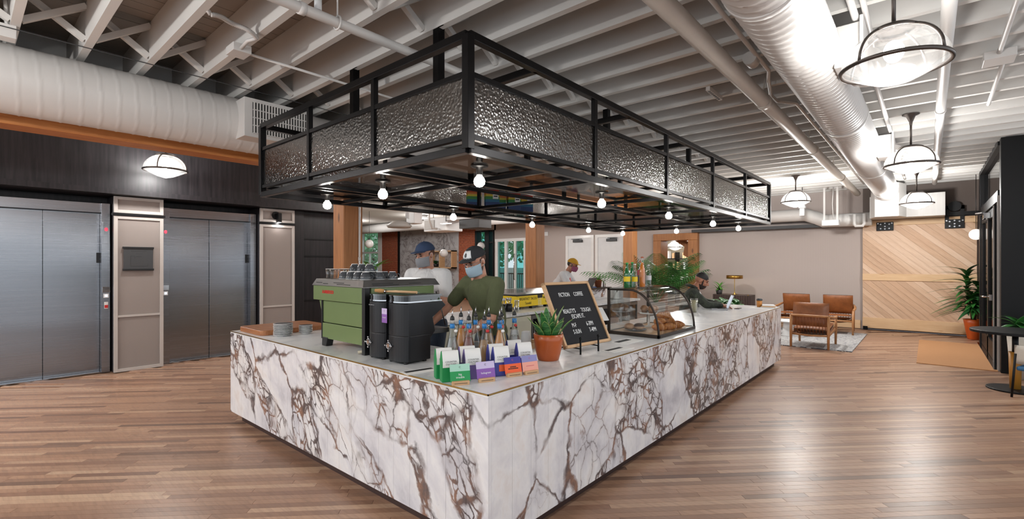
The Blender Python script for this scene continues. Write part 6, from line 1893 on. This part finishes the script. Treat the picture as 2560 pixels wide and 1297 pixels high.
for i in range(22):
    frond(random.Random(i).uniform(1.6, 2.25), random.Random(i+50).uniform(.35, .7), i*2.4, random.Random(i+90).uniform(.12, .62), .45, i)

# dracaena by the barn door
dc = thing('potted_dracaena', 'dracaena with long dark leaves in an orange pot by the entrance', 'potted plant', (.72, 13.93, 0))
MB().lathe([(.001, 0), (.09, 0), (.10, .02), (.15, .33), (.165, .42), (.15, .42), (.14, .36), (.001, .36)], 28).build('pot', P('orange_pot', 'C2551C', .4), dc)
MB().lathe([(.001, .38), (.145, .375)], 20).build('soil', M['soil'], dc)
random.seed(31)
for (sx, sy, sh) in ((-.05, 0, 1.25), (.05, .04, .95), (0, -.06, .7)):
    MB().tube([(sx*.4, sy*.4, .36), (sx*1.5, sy, .36+sh*.5), (sx*2.2, sy*1.5, .36+sh*.75)], .018, 8).build('cane', P('cane_bark', '6B5A45', .9) if not bpy.data.materials.get('cane_bark') else bpy.data.materials['cane_bark'], dc)
    for i in range(34):
        a = i*2.4+random.random(); zz = .36+sh*(.22+.6*i/34)
        if math.cos(a) < -.15: a += PI
        o = leaf_mesh(random.uniform(.30, .43), .046, random.uniform(.9, 1.7), random.uniform(-.2, .2), 9).build('leaf', M['leaf'] if i % 3 else M['leaf_dark'], dc, solid=.001)
        o.matrix_basis = tr(sx*2, sy*1.4, zz) @ rotz(a) @ rotx(.85-.65*i/34)
gl_ = thing('globe_light', 'white globe light seen beside the entrance post', 'lamp', (.74, 13.62, 2.05))
MB().ellip((0, 0, .13), .11).build('globe', emit('opal_globe', 'FFF6EC', .7), gl_)
MB().tube([(0, 0, .24), (0, 0, 1.36)], .006, 6).build('cord', M['black'], gl_)

# ------------------------------------------------------------------ cafe table group at the right edge
ctb = thing('cafe_table', 'black round cafe table with amber wood pedestal at the right edge', 'table', (.83, 8.72, 0))
def oval(mb, rx, ry, z0, z1, n=36):
    return mb.prism([(rx*math.cos(2*PI*i/n), ry*math.sin(2*PI*i/n)) for i in range(n)], z0, z1)
oval(MB(), .42, .42, .715, .75).build('table_top', M['black_metal'], ctb, bevel=.006)
MB().tube([(0, 0, .46), (0, 0, .715)], .03, 16).build('pole', M['black_metal'], ctb)
MB().tube([(0, 0, .02), (0, 0, .48)], [.052, .062], 20).build('wood_pedestal', wood('amber_pedestal', 'B57A2C', 'CE9440', .4, (20, 20, 2)), ctb)
oval(MB(), .27, .27, 0, .02).build('base_plate', M['black_metal'], ctb, bevel=.006)
lc = thing('dining_chair', 'oatmeal upholstered low chair with black legs at the cafe table', 'chair', (1.09, 8.38, 0), R_(-20))
MB().box(-.24, .24, -.22, .24, .32, .37).build('seat', P('blue_seat', '3E6C94', .9), lc, bevel=.02)
def shell(u, v):
    a = -PI*.05-(u)*PI*.9; r = .29
    return (r*math.cos(a), r*.85*math.sin(a)+.02, .38+.22*v+.02*math.sin(PI*u))
MB().grid(shell, 16, 4).build('back_shell', M['linen'], lc, solid=.035)
for x, y in ((-.22, -.2), (.22, -.2), (-.22, .22), (.22, .22)):
    MB().tube([(x*1.1, y*1.1, .52), (x*1.22, y*1.22, 0)], .012, 8).build('leg', M['black_metal'], lc)
lc2 = dup(lc, (1.35, 9.2, 0), R_(160), 'oatmeal upholstered low chair on the far side of the cafe table')
bushy('potted_plant', (1.0, 9.65, 0), 'leafy green plant behind the cafe table', 22, .30, .05, M['leaf'], .08, small_pot(.17, .62, 'linen'), .60, (.4, 1.0), 12)

# ------------------------------------------------------------------ room behind the bar
def globe(x, y, z, label):
    t = thing('globe_pendant', label, 'lamp', (x, y, z), 0, 'white globe pendants in the far room')
    MB().ellip((0, 0, 0), .15).build('globe', P('opal_glass', 'C9C6C4', .25) if not bpy.data.materials.get('opal_glass') else bpy.data.materials['opal_glass'], t)
    MB().lathe([(.04, .145), (.04, .18), (.001, .185)], 12).build('cap', M['black'], t)
    MB().tube([(0, 0, .18), (0, 0, 3.4-z)], .006, 6).build('cord', M['black'], t)
globe(-14.7, 9.4, 2.26, 'white globe pendant hanging before the sash window')
globe(-13.2, 11.5, 1.95, 'white globe pendant before the stone wall, left of the shelf')
globe(-13.0, 13.2, 2.25, 'white globe pendant before the stone wall, right end')
# wall shelf of light wood with objects
ws = thing('wall_shelf', 'light wood open box shelf on the grey stone wall', 'shelf', (-16.9, 14.3, 1.35))
for x in (-17.9, -17.3, -16.6, -15.8):
    MB().box(x-.03, x+.03, 14.2, 14.5, 1.36, 2.15).build('upright', M['lightwood'], ws, True)
for z in (1.36, 2.1): MB().box(-17.93, -15.77, 14.2, 14.5, z, z+.05).build('board', M['lightwood'], ws, True)
for i, x in enumerate((-17.75, -17.66, -17.57, -17.48)):
    tag(MB().box(x-.035, x+.035, 14.25, 14.45, 1.412, 1.85-.05*i).build('book', M[('paper', 'dark_grey', 'lightwood', 'white')[i]]), '%s book from the left on the light wood wall shelf' % ORD[i], 'book', 'books on the wall shelf')
vz = thing('leafy_vase', 'dark leafy plant in a pot on the light wood shelf', 'potted plant', (-17.0, 14.33, 1.411))
MB().lathe([(.001, 0), (.09, 0), (.12, .15), (.10, .15), (.001, .13)], 16).build('pot', M['black'], vz)
for i in range(14):
    o = leaf_mesh(.24, .05, .4, .2, 6).build('leaf', M['leaf_dark'], vz); o.matrix_basis = tr(0, 0, .12) @ rotz(i*2.4) @ rotx(.2+.04*i)
bushy('potted_banana_plant', (-15.3, 9.85, 0), 'broad leaved bright plant before the brick wall', 16, 1.0, .12, M['leaf_bright'], .1, small_pot(.3, .6, 'white'), .7, (.4, 1.1), 14, (.15, .8))
# ceiling fittings of the far room
def disc_lamp(x, y, label):
    t = thing('ceiling_lamp', label, 'lamp', (x, y, 3.27), 0, 'disc lamps in the far room')
    MB().lathe([(.001, .13), (.2, .13), (.26, .06), (.26, .03)], 24).build('housing', M['white'], t)
    MB().lathe([(.25, .03), (.2, 0), (.001, -.01)], 24).build('diffuser', M['panel_light'], t)
    pointlight('lamp_light', t, (0, 0, -.12), 60, .2)
for i, (x, y) in enumerate(((-11.4, 6.7), (-12.6, 8.9), (-14.5, 11.5), (-10.3, 11.2), (-18.5, 11.0), (-7.6, 10.2), (-7.3, 5.7))):  # some added to brighten the back area, the last for the timber column
    disc_lamp(x, y, '%s of the disc ceiling lamps, some added for light, in the room behind the bar' % ORD[i])
pj = thing('projector', 'white projector on a ceiling mount in the room behind the bar', 'projector', (-9.7, 7.25, 2.42))
MB().tube([(-9.7, 7.25, 2.7), (-9.7, 7.25, 3.4)], .03, 10).tube([(-9.6, 7.3, 2.7), (-9.62, 7.3, 3.4)], .012, 8).build('mount', M['white'], pj, True)
MB().lathe([(.001, 0), (.27, 0), (.31, .05), (.16, .16), (.001, .17)], 24, tr(-9.8, 7.1, 2.46)).build('bell', P('projector_grey', 'A6A39F', .5), pj, True)
MB().box(-9.72, -9.4, 7.25, 7.5, 2.56, 2.86).build('case', M['white'], pj, True, bevel=.02)
ah = thing('air_handler', 'white air handler box with pipes under the far ceiling', 'air conditioner', (-9.9, 8.6, 2.4))
MB().box(-10.35, -9.45, 8.3, 8.9, 2.44, 2.80).build('case', M['white'], ah, True, bevel=.02)
MB().box(-10.3, -9.9, 8.28, 8.3, 2.5, 2.74).build('access_panel', P('handler_grey', 'B9B6B2', .5), ah, True)
MB().tube([(-9.75, 8.27, 2.5), (-9.75, 8.1, 2.5), (-9.75, 8.0, 2.7), (-9.75, 8.0, 3.4)], .025, 8).build('refrigerant_line', M['duct'], ah, True)
for x in (-10.3, -9.5): MB().tube([(x, 8.6, 2.8), (x, 8.6, 3.4)], .01, 6).build('hanger_rod', M['dark_grey'], ah, True)
rbx = thing('return_air_box', 'dark grey and white return air box under the far ceiling', 'air conditioner', (-8.6, 8.5, 2.44))
MB().box(-8.95, -8.25, 8.3, 8.75, 2.46, 2.69).build('grey_lining', M['dark_grey'], rbx, True, bevel=.01)
MB().box(-9.42, -8.2, 8.25, 8.8, 2.69, 2.74).build('white_tray', M['white'], rbx, True, bevel=.01)
for x in (-9.3, -8.4): MB().tube([(x, 8.5, 2.74), (x, 8.5, 3.4)], .01, 6).build('hanger_rod', M['dark_grey'], rbx, True)
plt = thing('panel_light', 'small square lit panel beside the return air box', 'lamp', (-9.25, 8.2, 2.58))
MB().box(-9.42, -9.1, 8.05, 8.23, 2.60, 2.64).build('housing', M['white'], plt, True)
MB().tube([(-9.26, 8.14, 2.64), (-9.26, 8.14, 3.4)], .01, 6).build('hanger_rod', M['dark_grey'], plt, True)
MB().box(-9.40, -9.12, 8.07, 8.21, 2.595, 2.60).build('diffuser', M['panel_light'], plt, True)
M['tree_leaf'] = P('tree_leaf', '8CC49A', .6, noise=(3, .35))  # leaf colour raised in place of sunlight on the crowns
# library beyond the timber doorway
lbk = thing('bookcase', 'black metal bookcase in the library behind the timber doorway', 'bookcase', (-7.0, 17.6, 0))
for x in (-8.3, -7.1, -5.9): MB().box(x-.02, x+.02, 17.5, 17.85, 0, 2.0).build('upright', M['black_metal'], lbk, True)
for z in (.02, .45, .88, 1.31, 1.74): MB().box(-8.3, -5.9, 17.5, 17.85, z, z+.03).build('shelf', M['black_metal'], lbk, True)
random.seed(17)
bcols = ['paper', 'dark_grey', 'lightwood', 'white', 'bronze', 'board']
zi = 0
for row, z in enumerate((.911, 1.341, 1.771)):
    x = -8.2; k = 0
    while x < -6.1 and k < 12:
        w = random.uniform(.05, .1); h = random.uniform(.18, .3)
        if random.random() < .72 and not (x < -7.1 < x+w+.03):
            tag(MB().box(x, x+w*.9, 17.55, 17.75, z, z+h).build('book', M[random.choice(bcols)]), '%s book from the left on the %s library shelf' % (ORD[k], ('lower', 'middle', 'top')[row]), 'book', 'books in the library')
            k += 1
        x += w+random.choice((0, 0, .12))
pendant('ribbed glass pendant lamp in the library seen through the timber doorway', -6.75, 16.6, 2.15, 3.4, power=80)
pendant('ribbed glass pendant lamp under the brace of the timber doorway', -6.25, 15.9, 2.35, 3.4, power=80)

# ------------------------------------------------------------------ outdoors seen through the windows
struct('ground_outside', MB().box(-42, -9, 14.8, 30, -.3, -.1), P('lawn', '5A7A45', .9))
fn = thing('garden_fence', 'white board fence outside the windows', 'fence', (-18, 18.5, -.1))
for i in range(80): MB().box(-33+i*.25, -32.78+i*.25, 18.45, 18.5, -.1, 1.35).build('fence_board', M['white'], fn, True)
rl_ = thing('black_railing', 'black metal railing outside the glazed doors', 'railing', (-13, 16.2, -.1))
for i in range(30): MB().box(-14.8+i*.12, -14.78+i*.12, 16.2, 16.22, -.1, 1.1).build('baluster', M['black_metal'], rl_, True)
MB().box(-14.85, -11.2, 16.18, 16.24, 1.1, 1.15).build('handrail', M['black_metal'], rl_, True)
def tree(x, y, h, seed, label):
    t = thing('garden_tree', label, 'tree', (x, y, -.1), 0, 'trees outside the windows')
    MB().tube([(0, 0, 0), (.05, 0, h*.5)], [.14, .08], 8).build('trunk', M['bronze'], t)
    random.seed(seed); mb = MB()
    for i in range(900):
        a, b_ = random.uniform(0, 6.28), math.asin(random.uniform(-1, 1)); r = random.uniform(.55, 1)
        c = Vector((1.7*r*math.cos(a)*math.cos(b_), 1.4*r*math.sin(a)*math.cos(b_), h*.62+h*.36*r*math.sin(b_)))
        u = Vector((random.uniform(-1,1), random.uniform(-1,1), random.uniform(-1,1))).normalized()*.17; w = u.orthogonal().normalized()*.10
        mb.add([c-u, c+w, c+u, c-w], [(0,1,2,3)])
    mb.build('crown', M['tree_leaf'], t)
for i, (x, y, h) in enumerate(((-33.5, 20.5, 5.6), (-30.2, 19.6, 5.4), (-26.5, 21.5, 5), (-22.8, 20.2, 5), (-19.2, 20.5, 5.2), (-15.8, 20.3, 5.2))):
    tree(x, y, h, i+1, '%s garden tree outside, counted from the sash window' % ORD[i])

# lettering to real meshes
dg_ = bpy.context.evaluated_depsgraph_get()
for o in [o for o in bpy.data.objects if o.type == 'FONT']:
    me = bpy.data.meshes.new_from_object(o.evaluated_get(dg_))
    n = bpy.data.objects.new(o.name, me); COL.objects.link(n); n.parent = o.parent; n.matrix_basis = o.matrix_basis
    nm = o.name; bpy.data.objects.remove(o); n.name = nm
